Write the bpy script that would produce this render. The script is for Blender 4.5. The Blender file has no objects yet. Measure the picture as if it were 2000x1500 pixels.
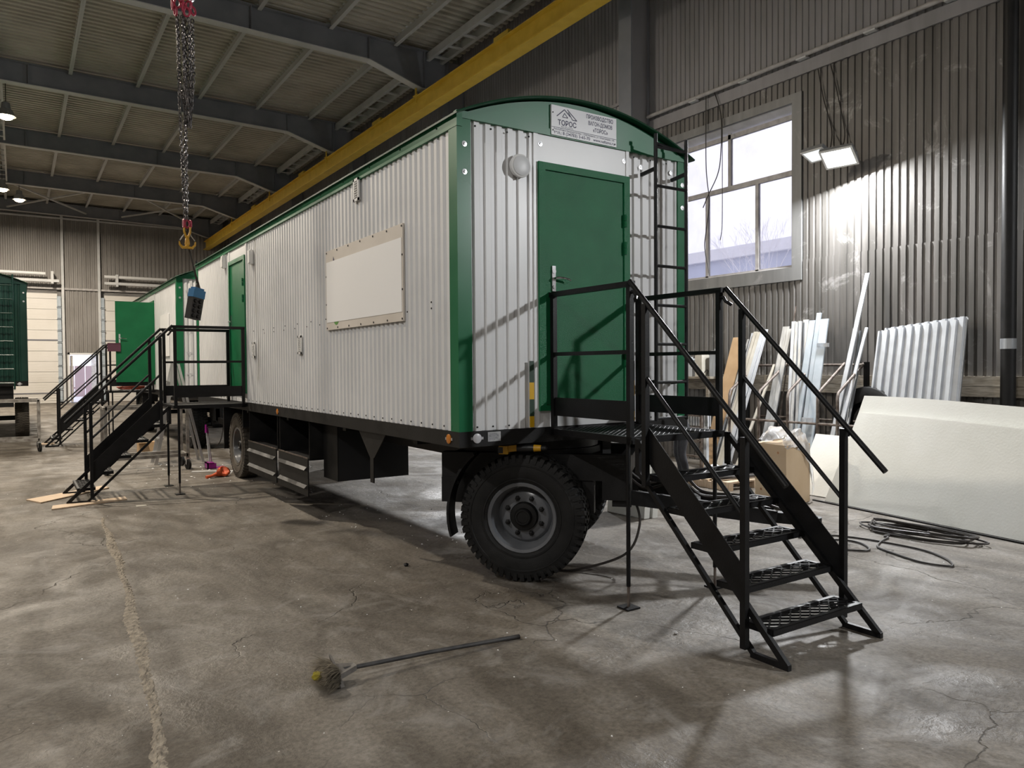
import bpy, bmesh, math, random
from mathutils import Vector, Matrix
PI = math.pi
scene = bpy.context.scene
COL = scene.collection
random.seed(7)

# ------------------------------------------------------------------ camera
CAM = Vector((-2.8331, -5.0318, 1.7725)); YAW, PITCH, ROLL, FPX = 0.58271, -0.02349, -0.00688, 1466.93
cd = bpy.data.cameras.new('camera'); cam = bpy.data.objects.new('camera', cd); COL.objects.link(cam)
_d = Vector((math.sin(YAW)*math.cos(PITCH), math.cos(YAW)*math.cos(PITCH), math.sin(PITCH)))
_r = Vector((math.cos(YAW), -math.sin(YAW), 0)); _u = _r.cross(_d)
_r2 = _r*math.cos(ROLL) + _u*math.sin(ROLL); _u2 = -_r*math.sin(ROLL) + _u*math.cos(ROLL)
cam.matrix_world = Matrix(((_r2.x, _u2.x, -_d.x, CAM.x), (_r2.y, _u2.y, -_d.y, CAM.y), (_r2.z, _u2.z, -_d.z, CAM.z), (0, 0, 0, 1)))
cd.sensor_width = 36.0; cd.sensor_fit = 'HORIZONTAL'; cd.lens = 36.0*FPX/2000.0
cd.clip_start = 0.05; cd.clip_end = 400
scene.camera = cam

# ------------------------------------------------------------------ world (overcast winter sky, seen through the openings)
w = bpy.data.worlds.new('overcast_sky'); scene.world = w; w.use_nodes = True
bg = w.node_tree.nodes['Background']; bg.inputs[0].default_value = (0.86, 0.86, 1.0, 1); bg.inputs[1].default_value = 1.45
scene.view_settings.view_transform = 'Standard'; scene.view_settings.look = 'None'
scene.view_settings.exposure = 0.17; scene.view_settings.gamma = 1.0; scene.view_settings.use_curve_mapping = False

cy = scene.cycles
cy.max_bounces = 6; cy.diffuse_bounces = 3; cy.glossy_bounces = 2; cy.transmission_bounces = 4; cy.transparent_max_bounces = 8
cy.caustics_reflective = False; cy.caustics_refractive = False; cy.sample_clamp_indirect = 6.0; cy.adaptive_threshold = 0.05; cy.use_light_tree = False
# lamp powers and colours (the lamps themselves are built further down)
FLOOD_W, FLOOD_COL = 560.0, (0.97, 0.985, 1.0)
BAY_W, BAY_COL = 800.0, (1.0, 0.89, 0.74)
FILL_W, FILL_COL = 520.0, (1.0, 0.975, 0.945)  # for the added fill lamps at the far left

# ------------------------------------------------------------------ helpers
class MB:
    def __init__(s): s.v = []; s.f = []
    def add(s, vs, fs):
        n = len(s.v); s.v += [tuple(p) for p in vs]; s.f += [tuple(i+n for i in f) for f in fs]; return s
    def box(s, x0, x1, y0, y1, z0, z1):
        if x0 > x1: x0, x1 = x1, x0
        if y0 > y1: y0, y1 = y1, y0
        if z0 > z1: z0, z1 = z1, z0
        return s.add([(x0,y0,z0),(x1,y0,z0),(x1,y1,z0),(x0,y1,z0),(x0,y0,z1),(x1,y0,z1),(x1,y1,z1),(x0,y1,z1)],
                     [(0,3,2,1),(4,5,6,7),(0,1,5,4),(1,2,6,5),(2,3,7,6),(3,0,4,7)])
    def hexa(s, P):      # 8 points ordered as in box
        return s.add(P, [(0,3,2,1),(4,5,6,7),(0,1,5,4),(1,2,6,5),(2,3,7,6),(3,0,4,7)])
    def bar(s, p0, p1, w, h, up=(0,0,1)):   # rectangular bar from p0 to p1, w sideways, h along up
        p0, p1 = Vector(p0), Vector(p1); d = (p1-p0).normalized(); up = Vector(up)
        if abs(d.dot(up)) > 0.98: up = Vector((0,1,0)) if abs(d.y) < 0.9 else Vector((1,0,0))
        a = d.cross(up).normalized(); b = a.cross(d).normalized(); a *= w/2; b *= h/2
        return s.add([p0-a-b,p0+a-b,p0+a+b,p0-a+b,p1-a-b,p1+a-b,p1+a+b,p1-a+b],
                     [(0,3,2,1),(4,5,6,7),(0,1,5,4),(1,2,6,5),(2,3,7,6),(3,0,4,7)])
    def tube(s, path, r, n=8, closed=False, caps=True):
        P = [Vector(p) for p in path]; m = len(P); rr = r if isinstance(r, (list, tuple)) else [r]*m
        base = len(s.v); prev = None
        for i in range(m):
            if closed: t = P[(i+1) % m]-P[i-1]
            else: t = P[min(i+1, m-1)]-P[max(i-1, 0)]
            t.normalize()
            if prev is None:
                a = t.cross(Vector((0,0,1)))
                if a.length < 0.05: a = t.cross(Vector((1,0,0)))
            else: a = prev - t*prev.dot(t)
            a.normalize(); prev = a; b = t.cross(a)
            for k in range(n):
                q = P[i] + (a*math.cos(2*PI*k/n)+b*math.sin(2*PI*k/n))*rr[i]; s.v.append(tuple(q))
        segs = m if closed else m-1
        for i in range(segs):
            j = (i+1) % m
            for k in range(n):
                l = (k+1) % n
                s.f.append((base+i*n+k, base+i*n+l, base+j*n+l, base+j*n+k))
        if caps and not closed:
            s.f.append(tuple(base+k for k in range(n))[::-1]); s.f.append(tuple(base+(m-1)*n+k for k in range(n)))
        return s
    def lathe(s, prof, M, n=32):     # prof: (radius, height along local z); M: 4x4 placing local frame
        base = len(s.v); m = len(prof)
        for r, h in prof:
            for k in range(n):
                s.v.append(tuple(M @ Vector((r*math.cos(2*PI*k/n), r*math.sin(2*PI*k/n), h))))
        for i in range(m-1):
            for k in range(n):
                l = (k+1) % n
                s.f.append((base+i*n+k, base+i*n+l, base+(i+1)*n+l, base+(i+1)*n+k))
        if prof[0][0] > 1e-4: s.f.append(tuple(base+k for k in range(n))[::-1])
        if prof[-1][0] > 1e-4: s.f.append(tuple(base+(m-1)*n+k for k in range(n)))
        return s
    def prism(s, poly, d):           # 3D polygon extruded by vector d
        P = [Vector(p) for p in poly]; d = Vector(d); n = len(P)
        fs = [tuple(range(n))[::-1], tuple(range(n, 2*n))] + [(i, (i+1) % n, n+(i+1) % n, n+i) for i in range(n)]
        return s.add(P+[p+d for p in P], fs)
    def xf(s, M):
        s.v = [tuple(M @ Vector(p)) for p in s.v]; return s
    def mesh(s, name, smooth=False):
        me = bpy.data.meshes.new(name); me.from_pydata(s.v, [], s.f)
        bm = bmesh.new(); bm.from_mesh(me); bmesh.ops.recalc_face_normals(bm, faces=bm.faces[:]); bm.to_mesh(me); bm.free()
        if smooth:
            for p in me.polygons: p.use_smooth = True
            me.set_sharp_from_angle(angle=math.radians(38))
        return me
    def build(s, name, mat, parent=None, smooth=False):
        return link(name, s.mesh(name, smooth), mat, parent)

def link(name, me, mat, parent=None):
    if mat is not None and not me.materials:
        for m_ in (mat if isinstance(mat, list) else [mat]): me.materials.append(m_)
    o = bpy.data.objects.new(name, me); COL.objects.link(o)
    if parent is not None: o.parent = parent
    return o
def empty(name, loc=(0,0,0), rz=0.0):
    o = bpy.data.objects.new(name, None); COL.objects.link(o); o.location = loc; o.rotation_euler = (0,0,rz)
    o.empty_display_size = 0.2
    return o
def tag(o, label, cat, group=None):
    o['label'] = label; o['category'] = cat
    if group: o['group'] = group
    return o
def struct(o, label=None, cat=None):
    o['kind'] = 'structure'
    if label: o['label'] = label
    if cat: o['category'] = cat
    return o
def copy_tree(o, parent=None):
    c = o.copy(); COL.objects.link(c)
    if parent is not None: c.parent = parent
    for ch in list(o.children): copy_tree(ch, c)
    return c
def frame(c, n, up=(0,0,1)):         # matrix: local z along n, local y as close to up as possible
    n = Vector(n).normalized(); up = Vector(up)
    x = up.cross(n).normalized(); y = n.cross(x)
    return Matrix(((x.x,y.x,n.x,c[0]),(x.y,y.y,n.y,c[1]),(x.z,y.z,n.z,c[2]),(0,0,0,1)))
def spline(pts, n=8):
    P = [Vector(p) for p in pts]; out = []
    for i in range(len(P)-1):
        a, b2, c, d = P[max(i-1,0)], P[i], P[i+1], P[min(i+2,len(P)-1)]
        for k in range(n): t_ = k/n; out.append(0.5*((2*b2)+(c-a)*t_+(2*a-5*b2+4*c-d)*t_*t_+(3*b2-a-3*c+d)*t_**3))
    return out+[P[-1]]
def text_mesh(txt, size, bold=0.0, align='LEFT', spacing=1.0, sx=1.0):
    cu = bpy.data.curves.new('t', 'FONT'); cu.body = txt; cu.size = size; cu.offset = bold; cu.align_x = align
    cu.space_character = spacing; cu.resolution_u = 3
    o = bpy.data.objects.new('t', cu); COL.objects.link(o)
    bpy.context.view_layer.update()
    me = bpy.data.meshes.new_from_object(o.evaluated_get(bpy.context.evaluated_depsgraph_get()))
    bpy.data.objects.remove(o); bpy.data.curves.remove(cu)
    if sx != 1.0:
        for v in me.vertices: v.co.x *= sx
    return me

# ------------------------------------------------------------------ materials
MATS = {}
def principled(name, col, rough=0.5, metal=0.0, spec=0.5, **k):
    m = bpy.data.materials.new(name); m.use_nodes = True; MATS[name] = m
    b = m.node_tree.nodes['Principled BSDF']
    b.inputs['Base Color'].default_value = (*col, 1); b.inputs['Roughness'].default_value = rough
    b.inputs['Metallic'].default_value = metal; b.inputs['Specular IOR Level'].default_value = spec
    for kk, v in k.items(): b.inputs[kk].default_value = v
    return m
def noisy(name, c1, c2, rough=0.5, scale=8.0, metal=0.0, spec=0.5, bump=0.0, bscale=60.0, stretch=(1,1,1), detail=6.0, lo=0.35, hi=0.65, rvar=0.1):
    m = principled(name, c1, rough, metal, spec); nt = m.node_tree; N = nt.nodes; L = nt.links; b = N['Principled BSDF']
    tc = N.new('ShaderNodeTexCoord'); mp = N.new('ShaderNodeMapping'); mp.inputs['Scale'].default_value = stretch
    L.new(tc.outputs['Object'], mp.inputs[0])
    no = N.new('ShaderNodeTexNoise'); no.inputs['Scale'].default_value = scale; no.inputs['Detail'].default_value = detail
    L.new(mp.outputs[0], no.inputs['Vector'])
    cr = N.new('ShaderNodeValToRGB'); cr.color_ramp.elements[0].position = lo; cr.color_ramp.elements[1].position = hi
    cr.color_ramp.elements[0].color = (*c1, 1); cr.color_ramp.elements[1].color = (*c2, 1)
    L.new(no.outputs['Fac'], cr.inputs[0]); L.new(cr.outputs[0], b.inputs['Base Color'])
    mr = N.new('ShaderNodeMapRange'); mr.inputs['To Min'].default_value = max(0.02, rough-rvar); mr.inputs['To Max'].default_value = min(1, rough+rvar)
    L.new(no.outputs['Fac'], mr.inputs[0]); L.new(mr.outputs[0], b.inputs['Roughness'])
    if bump:
        n2 = N.new('ShaderNodeTexNoise'); n2.inputs['Scale'].default_value = bscale; n2.inputs['Detail'].default_value = 4
        L.new(tc.outputs['Object'], n2.inputs['Vector'])
        bu = N.new('ShaderNodeBump'); bu.inputs['Strength'].default_value = bump; bu.inputs['Distance'].default_value = 0.01
        L.new(n2.outputs['Fac'], bu.inputs['Height']); L.new(bu.outputs[0], b.inputs['Normal'])
    return m
M_white = noisy('white_sheet_paint', (0.66,0.665,0.67), (0.73,0.735,0.74), 0.36, 1.2, spec=0.5)
M_green = noisy('green_sheet_paint', (0.008,0.125,0.05), (0.010,0.145,0.058), 0.3, 2.0, spec=0.4)
M_gable = noisy('green_gable_paint', (0.010,0.13,0.055), (0.012,0.15,0.065), 0.42, 2.0)
M_door = noisy('green_door_powder', (0.007,0.12,0.046), (0.009,0.14,0.054), 0.33, 3.0, spec=0.28, bump=0.35, bscale=170.0)
M_black = noisy('black_steel_paint', (0.003,0.003,0.0035), (0.007,0.007,0.008), 0.45, 6.0, spec=0.3, bump=0.12, bscale=90)
M_chassis = noisy('black_chassis_paint', (0.005,0.005,0.005), (0.011,0.0105,0.0105), 0.5, 5.0, spec=0.3, bump=0.1, bscale=70)
M_rubber = noisy('tyre_rubber', (0.008,0.008,0.008), (0.016,0.0155,0.015), 0.7, 9.0, spec=0.3, bump=0.2, bscale=120)
M_rubber_dusty = noisy('dusty_tyre_rubber', (0.05,0.042,0.034), (0.10,0.088,0.07), 0.8, 6.0, bump=0.2, bscale=100)
M_rim = noisy('grey_rim_paint', (0.11,0.115,0.125), (0.15,0.155,0.165), 0.22, 4.0)
M_chrome = principled('chrome', (0.75,0.76,0.78), 0.12, 1.0)
M_zinc = noisy('zinc_washer', (0.6,0.61,0.63), (0.75,0.75,0.76), 0.3, 30.0, metal=0.8)
M_plastic = principled('white_plastic', (0.72,0.72,0.71), 0.35)
M_opal = principled('opal_lamp_cover', (0.62,0.63,0.64), 0.4)
M_yellow = noisy('yellow_crane_paint', (0.74,0.49,0.05), (0.84,0.58,0.08), 0.5, 3.0)
M_hazy = principled('hazard_yellow', (0.65,0.38,0.01), 0.4)
M_hazb = principled('hazard_black', (0.02,0.05,0.03), 0.4)
M_beam = noisy('grey_beam_paint', (0.18,0.19,0.215), (0.24,0.25,0.275), 0.6, 1.5)
M_purlin = noisy('pale_grey_purlin_paint', (0.52,0.53,0.53), (0.62,0.62,0.62), 0.55, 2.0)
M_deck = noisy('zinc_roof_deck', (0.42,0.395,0.335), (0.58,0.55,0.48), 0.5, 0.9, metal=0.0, stretch=(1,1,1))
M_cream = noisy('cream_board', (0.60,0.55,0.49), (0.66,0.61,0.55), 0.55, 2.0)
M_blankwhite = principled('blank_white', (0.86,0.86,0.86), 0.6)
M_foam = noisy('cream_foam', (0.72,0.72,0.67), (0.79,0.79,0.75), 0.85, 1.3, bump=0.1, bscale=40)
M_card = noisy('cardboard', (0.46,0.30,0.16), (0.56,0.38,0.22), 0.8, 3.0)
M_cardbox = noisy('pale_cardboard', (0.52,0.38,0.24), (0.60,0.46,0.31), 0.75, 2.0)
M_galv = noisy('galvanised_profile', (0.30,0.315,0.33), (0.46,0.475,0.49), 0.35, 5.0, metal=0.6, stretch=(4,4,0.4))
M_whiteprof = noisy('white_profile', (0.50,0.52,0.55), (0.58,0.605,0.635), 0.4, 5.0)
M_creamprof = noisy('cream_profile', (0.48,0.45,0.38), (0.60,0.57,0.50), 0.5, 5.0)
M_blueprof = noisy('pale_blue_profile', (0.36,0.42,0.47), (0.45,0.50,0.55), 0.4, 5.0)
M_wood = noisy('raw_timber', (0.50,0.36,0.24), (0.66,0.52,0.38), 0.7, 6.0, stretch=(1,8,1))
M_oldwood = noisy('weathered_board', (0.20,0.17,0.13), (0.36,0.32,0.26), 0.8, 6.0, stretch=(8,1,8))
M_rust = noisy('rusty_steel', (0.07,0.05,0.04), (0.18,0.15,0.13), 0.6, 14.0, metal=0.3)
M_cart = noisy('worn_cart_steel', (0.20,0.18,0.16), (0.42,0.40,0.37), 0.5, 9.0, metal=0.4)
M_alu = principled('aluminium', (0.62,0.62,0.62), 0.3, 0.85)
M_chain = noisy('dark_chain_steel', (0.05,0.045,0.045), (0.20,0.18,0.17), 0.4, 14.0, metal=0.6)
M_red = principled('red_shackle_paint', (0.34,0.03,0.06), 0.45)
M_hook = principled('yellow_hook_paint', (0.60,0.33,0.03), 0.4)
M_blue = principled('blue_plastic', (0.02,0.16,0.36), 0.45)
M_blackplastic = principled('black_plastic', (0.010,0.010,0.011), 0.4)
M_purple = principled('purple_plastic', (0.32,0.008,0.24), 0.4)
M_orange = principled('orange_bag', (0.75,0.14,0.05), 0.5)
M_drill = principled('drill_yellow', (0.55,0.29,0.01), 0.45)
M_bristle = noisy('straw_bristle', (0.10,0.085,0.06), (0.26,0.22,0.16), 0.9, 30.0)
M_moss = principled('yellow_rag', (0.34,0.28,0.03), 0.9)
M_ferrule = noisy('dull_ferrule_steel', (0.10,0.09,0.08), (0.18,0.165,0.15), 0.6, 20.0)
M_broomstick = noisy('dark_broom_handle', (0.025,0.024,0.025), (0.06,0.057,0.055), 0.6, 12.0)
M_cable = principled('black_cable', (0.03,0.025,0.022), 0.5)
M_amber = principled('amber_reflector', (0.50,0.17,0.02), 0.25)
M_refl = principled('clear_reflector', (0.55,0.55,0.58), 0.3)
M_ink = principled('dark_ink', (0.02,0.02,0.07), 0.5)
M_leaf = principled('green_print', (0.10,0.28,0.05), 0.5)
M_darkgreen = noisy('dark_green_sheet_paint', (0.006,0.035,0.026), (0.009,0.048,0.035), 0.3, 2.0)
M_gate = noisy('white_gate_panel', (0.66,0.63,0.58), (0.72,0.69,0.65), 0.5, 0.6)
M_gateline = principled('grey_gate_seam', (0.18,0.18,0.2), 0.6)
M_snow = principled('snow', (0.8,0.8,0.83), 0.9)
M_extwall = principled('neighbour_wall', (0.50,0.54,0.66), 0.8)
M_bark = principled('bark', (0.75,0.73,0.75), 0.9)
M_fence = principled('pink_fence', (0.62,0.48,0.48), 0.8)
M_frame = noisy('dusty_window_paint', (0.34,0.32,0.31), (0.48,0.46,0.45), 0.6, 7.0)
M_skin = principled('skin', (0.50,0.30,0.22), 0.55)
M_trouser = noisy('dark_trousers', (0.018,0.018,0.022), (0.035,0.035,0.04), 0.85, 14.0)
M_jacket = noisy('dark_jacket', (0.02,0.022,0.03), (0.035,0.036,0.045), 0.85, 9.0)
M_boot = principled('work_boot', (0.03,0.024,0.02), 0.6)
M_bitwhite = principled('white_scrap', (0.75,0.75,0.74), 0.7)
M_lampbody = principled('lamp_housing', (0.30,0.31,0.32), 0.4, 0.5)
def emit(name, col, st):
    m = bpy.data.materials.new(name); m.use_nodes = True; nt = m.node_tree; nt.nodes.remove(nt.nodes['Principled BSDF'])
    e = nt.nodes.new('ShaderNodeEmission'); e.inputs[0].default_value = (*col, 1); e.inputs[1].default_value = st
    nt.links.new(e.outputs[0], nt.nodes['Material Output'].inputs[0]); return m
M_glow = emit('lit_lamp_glass', (1, 0.98, 0.95), 14.0)
M_glowdim = emit('dim_lamp_glass', (0.97, 1.0, 1.0), 0.95)
M_glowwarm = emit('lit_warm_lamp', (1, 0.80, 0.52), 22.0)
for _m in (M_glow, M_glowdim, M_glowwarm): _m.cycles.emission_sampling = 'NONE'     # the lamps' light objects do the lighting
# dusty window glass
def glassy(name, tint, dust, dcol=(0.7,0.7,0.75), rough=0.05, nsc=2.0):
    m = bpy.data.materials.new(name); m.use_nodes = True; nt = m.node_tree; N = nt.nodes; L = nt.links
    N.remove(N['Principled BSDF']); out = N['Material Output']
    tr = N.new('ShaderNodeBsdfTransparent'); tr.inputs[0].default_value = (*tint, 1)
    t1 = N.new('ShaderNodeBsdfTranslucent'); t1.inputs[0].default_value = (*dcol, 1); t2 = N.new('ShaderNodeBsdfDiffuse'); t2.inputs[0].default_value = (*dcol, 1)
    tl = N.new('ShaderNodeMixShader'); L.new(t1.outputs[0], tl.inputs[1]); L.new(t2.outputs[0], tl.inputs[2])
    gl = N.new('ShaderNodeBsdfGlossy'); gl.inputs['Roughness'].default_value = rough
    no = N.new('ShaderNodeTexNoise'); no.inputs['Scale'].default_value = nsc; no.inputs['Detail'].default_value = 8
    tc = N.new('ShaderNodeTexCoord'); L.new(tc.outputs['Object'], no.inputs['Vector'])
    mr = N.new('ShaderNodeMapRange'); mr.inputs['From Min'].default_value = 0.3; mr.inputs['From Max'].default_value = 0.8
    mr.inputs['To Min'].default_value = dust*0.5; mr.inputs['To Max'].default_value = dust*1.5
    L.new(no.outputs['Fac'], mr.inputs[0])
    mx = N.new('ShaderNodeMixShader'); L.new(mr.outputs[0], mx.inputs[0]); L.new(tr.outputs[0], mx.inputs[1]); L.new(tl.outputs[0], mx.inputs[2])
    fr = N.new('ShaderNodeFresnel'); fr.inputs[0].default_value = 1.35
    m2 = N.new('ShaderNodeMixShader'); L.new(fr.outputs[0], m2.inputs[0]); L.new(mx.outputs[0], m2.inputs[1]); L.new(gl.outputs[0], m2.inputs[2])
    L.new(m2.outputs[0], out.inputs[0]); return m
M_glass = glassy('dusty_glass', (0.95,0.95,0.97), 0.12, rough=0.4)
M_film = glassy('clear_plastic_film', (0.92,0.93,0.94), 0.7, (0.85,0.86,0.88), 0.15, 6.0)

# concrete floor: stains, cracks, grit
def floor_material():
    m = principled('stained_concrete', (0.2,0.18,0.16), 0.7); nt = m.node_tree; N = nt.nodes; L = nt.links; b = N['Principled BSDF']
    tc = N.new('ShaderNodeTexCoord'); P = tc.outputs['Object']
    def noise(s, d=6.0, dist=0.0, vec=None, rough=0.55):
        n = N.new('ShaderNodeTexNoise'); n.inputs['Scale'].default_value = s; n.inputs['Detail'].default_value = d
        n.inputs['Distortion'].default_value = dist; n.inputs['Roughness'].default_value = rough; L.new(vec or P, n.inputs['Vector']); return n.outputs['Fac']
    def ramp(src, a, c, ca, cc):
        r = N.new('ShaderNodeValToRGB'); r.color_ramp.elements[0].position = a; r.color_ramp.elements[1].position = c
        r.color_ramp.elements[0].color = (*ca, 1); r.color_ramp.elements[1].color = (*cc, 1); L.new(src, r.inputs[0]); return r.outputs[0]
    def mix(f, a, c, mode='MIX'):
        x = N.new('ShaderNodeMix'); x.data_type = 'RGBA'; x.blend_type = mode
        if isinstance(f, float): x.inputs[0].default_value = f
        else: L.new(f, x.inputs[0])
        L.new(a, x.inputs[6])
        if isinstance(c, tuple): x.inputs[7].default_value = (*c, 1)
        else: L.new(c, x.inputs[7])
        return x.outputs[2]
    mp = N.new('ShaderNodeMapping'); mp.inputs['Scale'].default_value = (1, 0.35, 1); mp.inputs['Rotation'].default_value = (0,0,0.5); L.new(P, mp.inputs[0])
    big = ramp(noise(0.5, 5, 0.6), 0.35, 0.68, (0.145,0.124,0.100), (0.235,0.212,0.182))
    mid = ramp(noise(2.6, 5, 0.8, mp.outputs[0]), 0.38, 0.66, (0.55,0.53,0.51), (1.0,1.0,1.0))
    fine = ramp(noise(34, 4, 0.0, None, 0.7), 0.32, 0.68, (0.62,0.62,0.61), (1.22,1.22,1.22))
    c = mix(1.0, big, mid, 'MULTIPLY'); c = mix(1.0, c, fine, 'MULTIPLY')
    # pale scuffed dust
    c = mix(ramp(noise(2.4, 6, 1.0, None, 0.68), 0.52, 0.72, (0,0,0), (0.5,0.5,0.5)), c, (0.31,0.295,0.275))
    # cracks
    nz = N.new('ShaderNodeTexNoise'); nz.inputs['Scale'].default_value = 1.3; nz.inputs['Detail'].default_value = 6; L.new(P, nz.inputs['Vector'])
    vm = N.new('ShaderNodeVectorMath'); vm.operation = 'SCALE'; vm.inputs['Scale'].default_value = 0.9; L.new(nz.outputs['Color'], vm.inputs[0])
    va = N.new('ShaderNodeVectorMath'); va.operation = 'ADD'; L.new(P, va.inputs[0]); L.new(vm.outputs[0], va.inputs[1])
    vo = N.new('ShaderNodeTexVoronoi'); vo.feature = 'DISTANCE_TO_EDGE'; vo.inputs['Scale'].default_value = 0.42; L.new(va.outputs[0], vo.inputs['Vector'])
    ck = ramp(vo.outputs['Distance'], 0.0, 0.0035, (0.8,0.8,0.8), (0,0,0))
    ckm = mix(1.0, ck, ramp(noise(0.7, 3), 0.45, 0.58, (0,0,0), (1,1,1)), 'MULTIPLY')
    c = mix(ckm, c, (0.065,0.057,0.048))
    # grit specks
    sp = N.new('ShaderNodeTexVoronoi'); sp.inputs['Scale'].default_value = 16; L.new(P, sp.inputs['Vector'])
    spm = ramp(sp.outputs['Distance'], 0.05, 0.09, (1,1,1), (0,0,0))
    spm = mix(1.0, spm, ramp(noise(4.0, 2), 0.60, 0.64, (0,0,0), (1,1,1)), 'MULTIPLY')
    c = mix(spm, c, (0.55,0.53,0.5))
    L.new(c, b.inputs['Base Color'])
    mr = N.new('ShaderNodeMapRange'); mr.inputs['From Min'].default_value = 0.35; mr.inputs['From Max'].default_value = 0.65
    mr.inputs['To Min'].default_value = 0.46; mr.inputs['To Max'].default_value = 0.85; L.new(noise(0.9, 4, 1.2), mr.inputs[0]); L.new(mr.outputs[0], b.inputs['Roughness'])
    b.inputs['Specular IOR Level'].default_value = 0.4
    bu = N.new('ShaderNodeBump'); bu.inputs['Strength'].default_value = 0.8; bu.inputs['Distance'].default_value = 0.016
    ad = N.new('ShaderNodeMath'); ad.operation = 'SUBTRACT'; L.new(noise(9, 5, 0.3, None, 0.68), ad.inputs[0]); L.new(ckm, ad.inputs[1])
    L.new(ad.outputs[0], bu.inputs['Height']); L.new(bu.outputs[0], b.inputs['Normal'])
    return m
M_floor = floor_material()
# dirty corrugated wall: grey sheet with pale smears
def wall_material(name, base1, base2, smear, amount, rough=0.5):
    m = noisy(name, base1, base2, rough, 1.6, metal=0.2, spec=0.4, stretch=(1,3,0.35)); nt = m.node_tree; N = nt.nodes; L = nt.links; b = N['Principled BSDF']
    src = b.inputs['Base Color'].links[0].from_socket
    tc = N.new('ShaderNodeTexCoord')
    n1 = N.new('ShaderNodeTexNoise'); n1.inputs['Scale'].default_value = 1.9; n1.inputs['Detail'].default_value = 9; n1.inputs['Roughness'].default_value = 0.72; n1.inputs['Distortion'].default_value = 0.6
    L.new(tc.outputs['Object'], n1.inputs['Vector'])
    r = N.new('ShaderNodeValToRGB'); r.color_ramp.elements[0].position = 0.58; r.color_ramp.elements[1].position = 0.68
    r.color_ramp.elements[0].color = (0,0,0,1); r.color_ramp.elements[1].color = (amount,)*3+(1,); L.new(n1.outputs['Fac'], r.inputs[0])
    x = N.new('ShaderNodeMix'); x.data_type = 'RGBA'; L.new(r.outputs[0], x.inputs[0]); L.new(src, x.inputs[6]); x.inputs[7].default_value = (*smear, 1)
    L.new(x.outputs[2], b.inputs['Base Color']); return m
M_wall = wall_material('dirty_grey_sheet', (0.095,0.09,0.083), (0.175,0.165,0.155), (0.44,0.43,0.42), 0.6)
M_wallup = wall_material('grey_upper_sheet', (0.24,0.235,0.24), (0.30,0.29,0.30), (0.36,0.35,0.35), 0.15, 0.6)
M_wallfar = wall_material('far_grey_sheet', (0.22,0.205,0.19), (0.29,0.275,0.26), (0.35,0.33,0.31), 0.2, 0.6)
M_plain = noisy('plain_grey_wall', (0.2,0.19,0.18), (0.26,0.25,0.24), 0.7, 1.0)

def corrug(mb, u0, u1, z0, z1, pitch, depth, P, ratio=(0.38,0.12)):
    """trapezoid sheet along u, from z0 to z1. P(u, d, z) -> world point; d = 0 (valley) .. depth (crest)."""
    top, sl = ratio; us = []
    n0 = math.floor(u0/pitch)-1; n1 = math.ceil(u1/pitch)+1
    for k in range(n0, n1):
        a = k*pitch; us += [(a, 0), (a+(1-top-2*sl)*pitch, 0), (a+(1-top-sl)*pitch, depth), (a+(1-sl)*pitch, depth)]
    def dat(u):
        for (a, da), (c, dc) in zip(us, us[1:]):
            if a <= u <= c: return da + (dc-da)*(u-a)/max(1e-9, c-a)
        return 0
    seq = [(u0, dat(u0))] + [q for q in us if u0 < q[0] < u1] + [(u1, dat(u1))]
    base = len(mb.v)
    for u, d in seq:
        za = z0(u) if callable(z0) else z0; zb = z1(u) if callable(z1) else z1
        mb.v.append(tuple(P(u, d, za))); mb.v.append(tuple(P(u, d, zb)))
    for i in range(len(seq)-1):
        mb.f.append((base+2*i, base+2*i+2, base+2*i+3, base+2*i+1))
    return mb

# ================================================================== the hall
HX0, HX1, HY0, HY1, HZ = -16.0, 7.8, -14.0, 41.5, 10.7
# floor -------------------------------------------------------------
mb = MB(); mb.box(HX0-0.3, HX1+0.4, HY0-0.3, HY1+0.4, -0.25, 0.0)
floor = struct(mb.build('floor', M_floor))
# the rubble-filled joint in the slab, running along the hall
mb = MB(); rnd = random.Random(3)
jp = [(-2.34,-2.6),(-2.33,-1.42),(-2.24,-0.4),(-2.20,0.6),(-2.11,1.9),(-2.07,3.2),(-2.02,5.1)]
def jx(y):
    for (a, ya), (c, yc) in zip(jp, jp[1:]):
        if ya <= y <= yc: return a+(c-a)*(y-ya)/(yc-ya)
    return jp[-1][0]
ny, nx = 260, 7
for i in range(ny+1):
    y = -2.6+7.7*i/ny; wdt = 0.042*(0.7+0.3*math.sin(y*2.3)+0.5*rnd.random())*(1 if y < 4 else max(0.15, (5.1-y)/1.1)); wdt = max(0.018, wdt)
    for j in range(nx+1):
        t = j/nx*2-1; e = 1-abs(t)**2
        mb.v.append((jx(y)+t*wdt+0.010*math.sin(y*5.1)+0.012*(rnd.random()-0.5), y+0.01*(rnd.random()-0.5), -0.002+e*(0.004+0.012*rnd.random())))
for i in range(ny):
    for j in range(nx):
        a = i*(nx+1)+j; mb.f.append((a, a+1, a+nx+2, a+nx+1))
M_joint = noisy('crumbled_joint_filler', (0.17,0.145,0.115), (0.36,0.315,0.25), 0.9, 22.0, bump=0.8, bscale=90)
mb.build('joint_filler', M_joint, floor)

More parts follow.
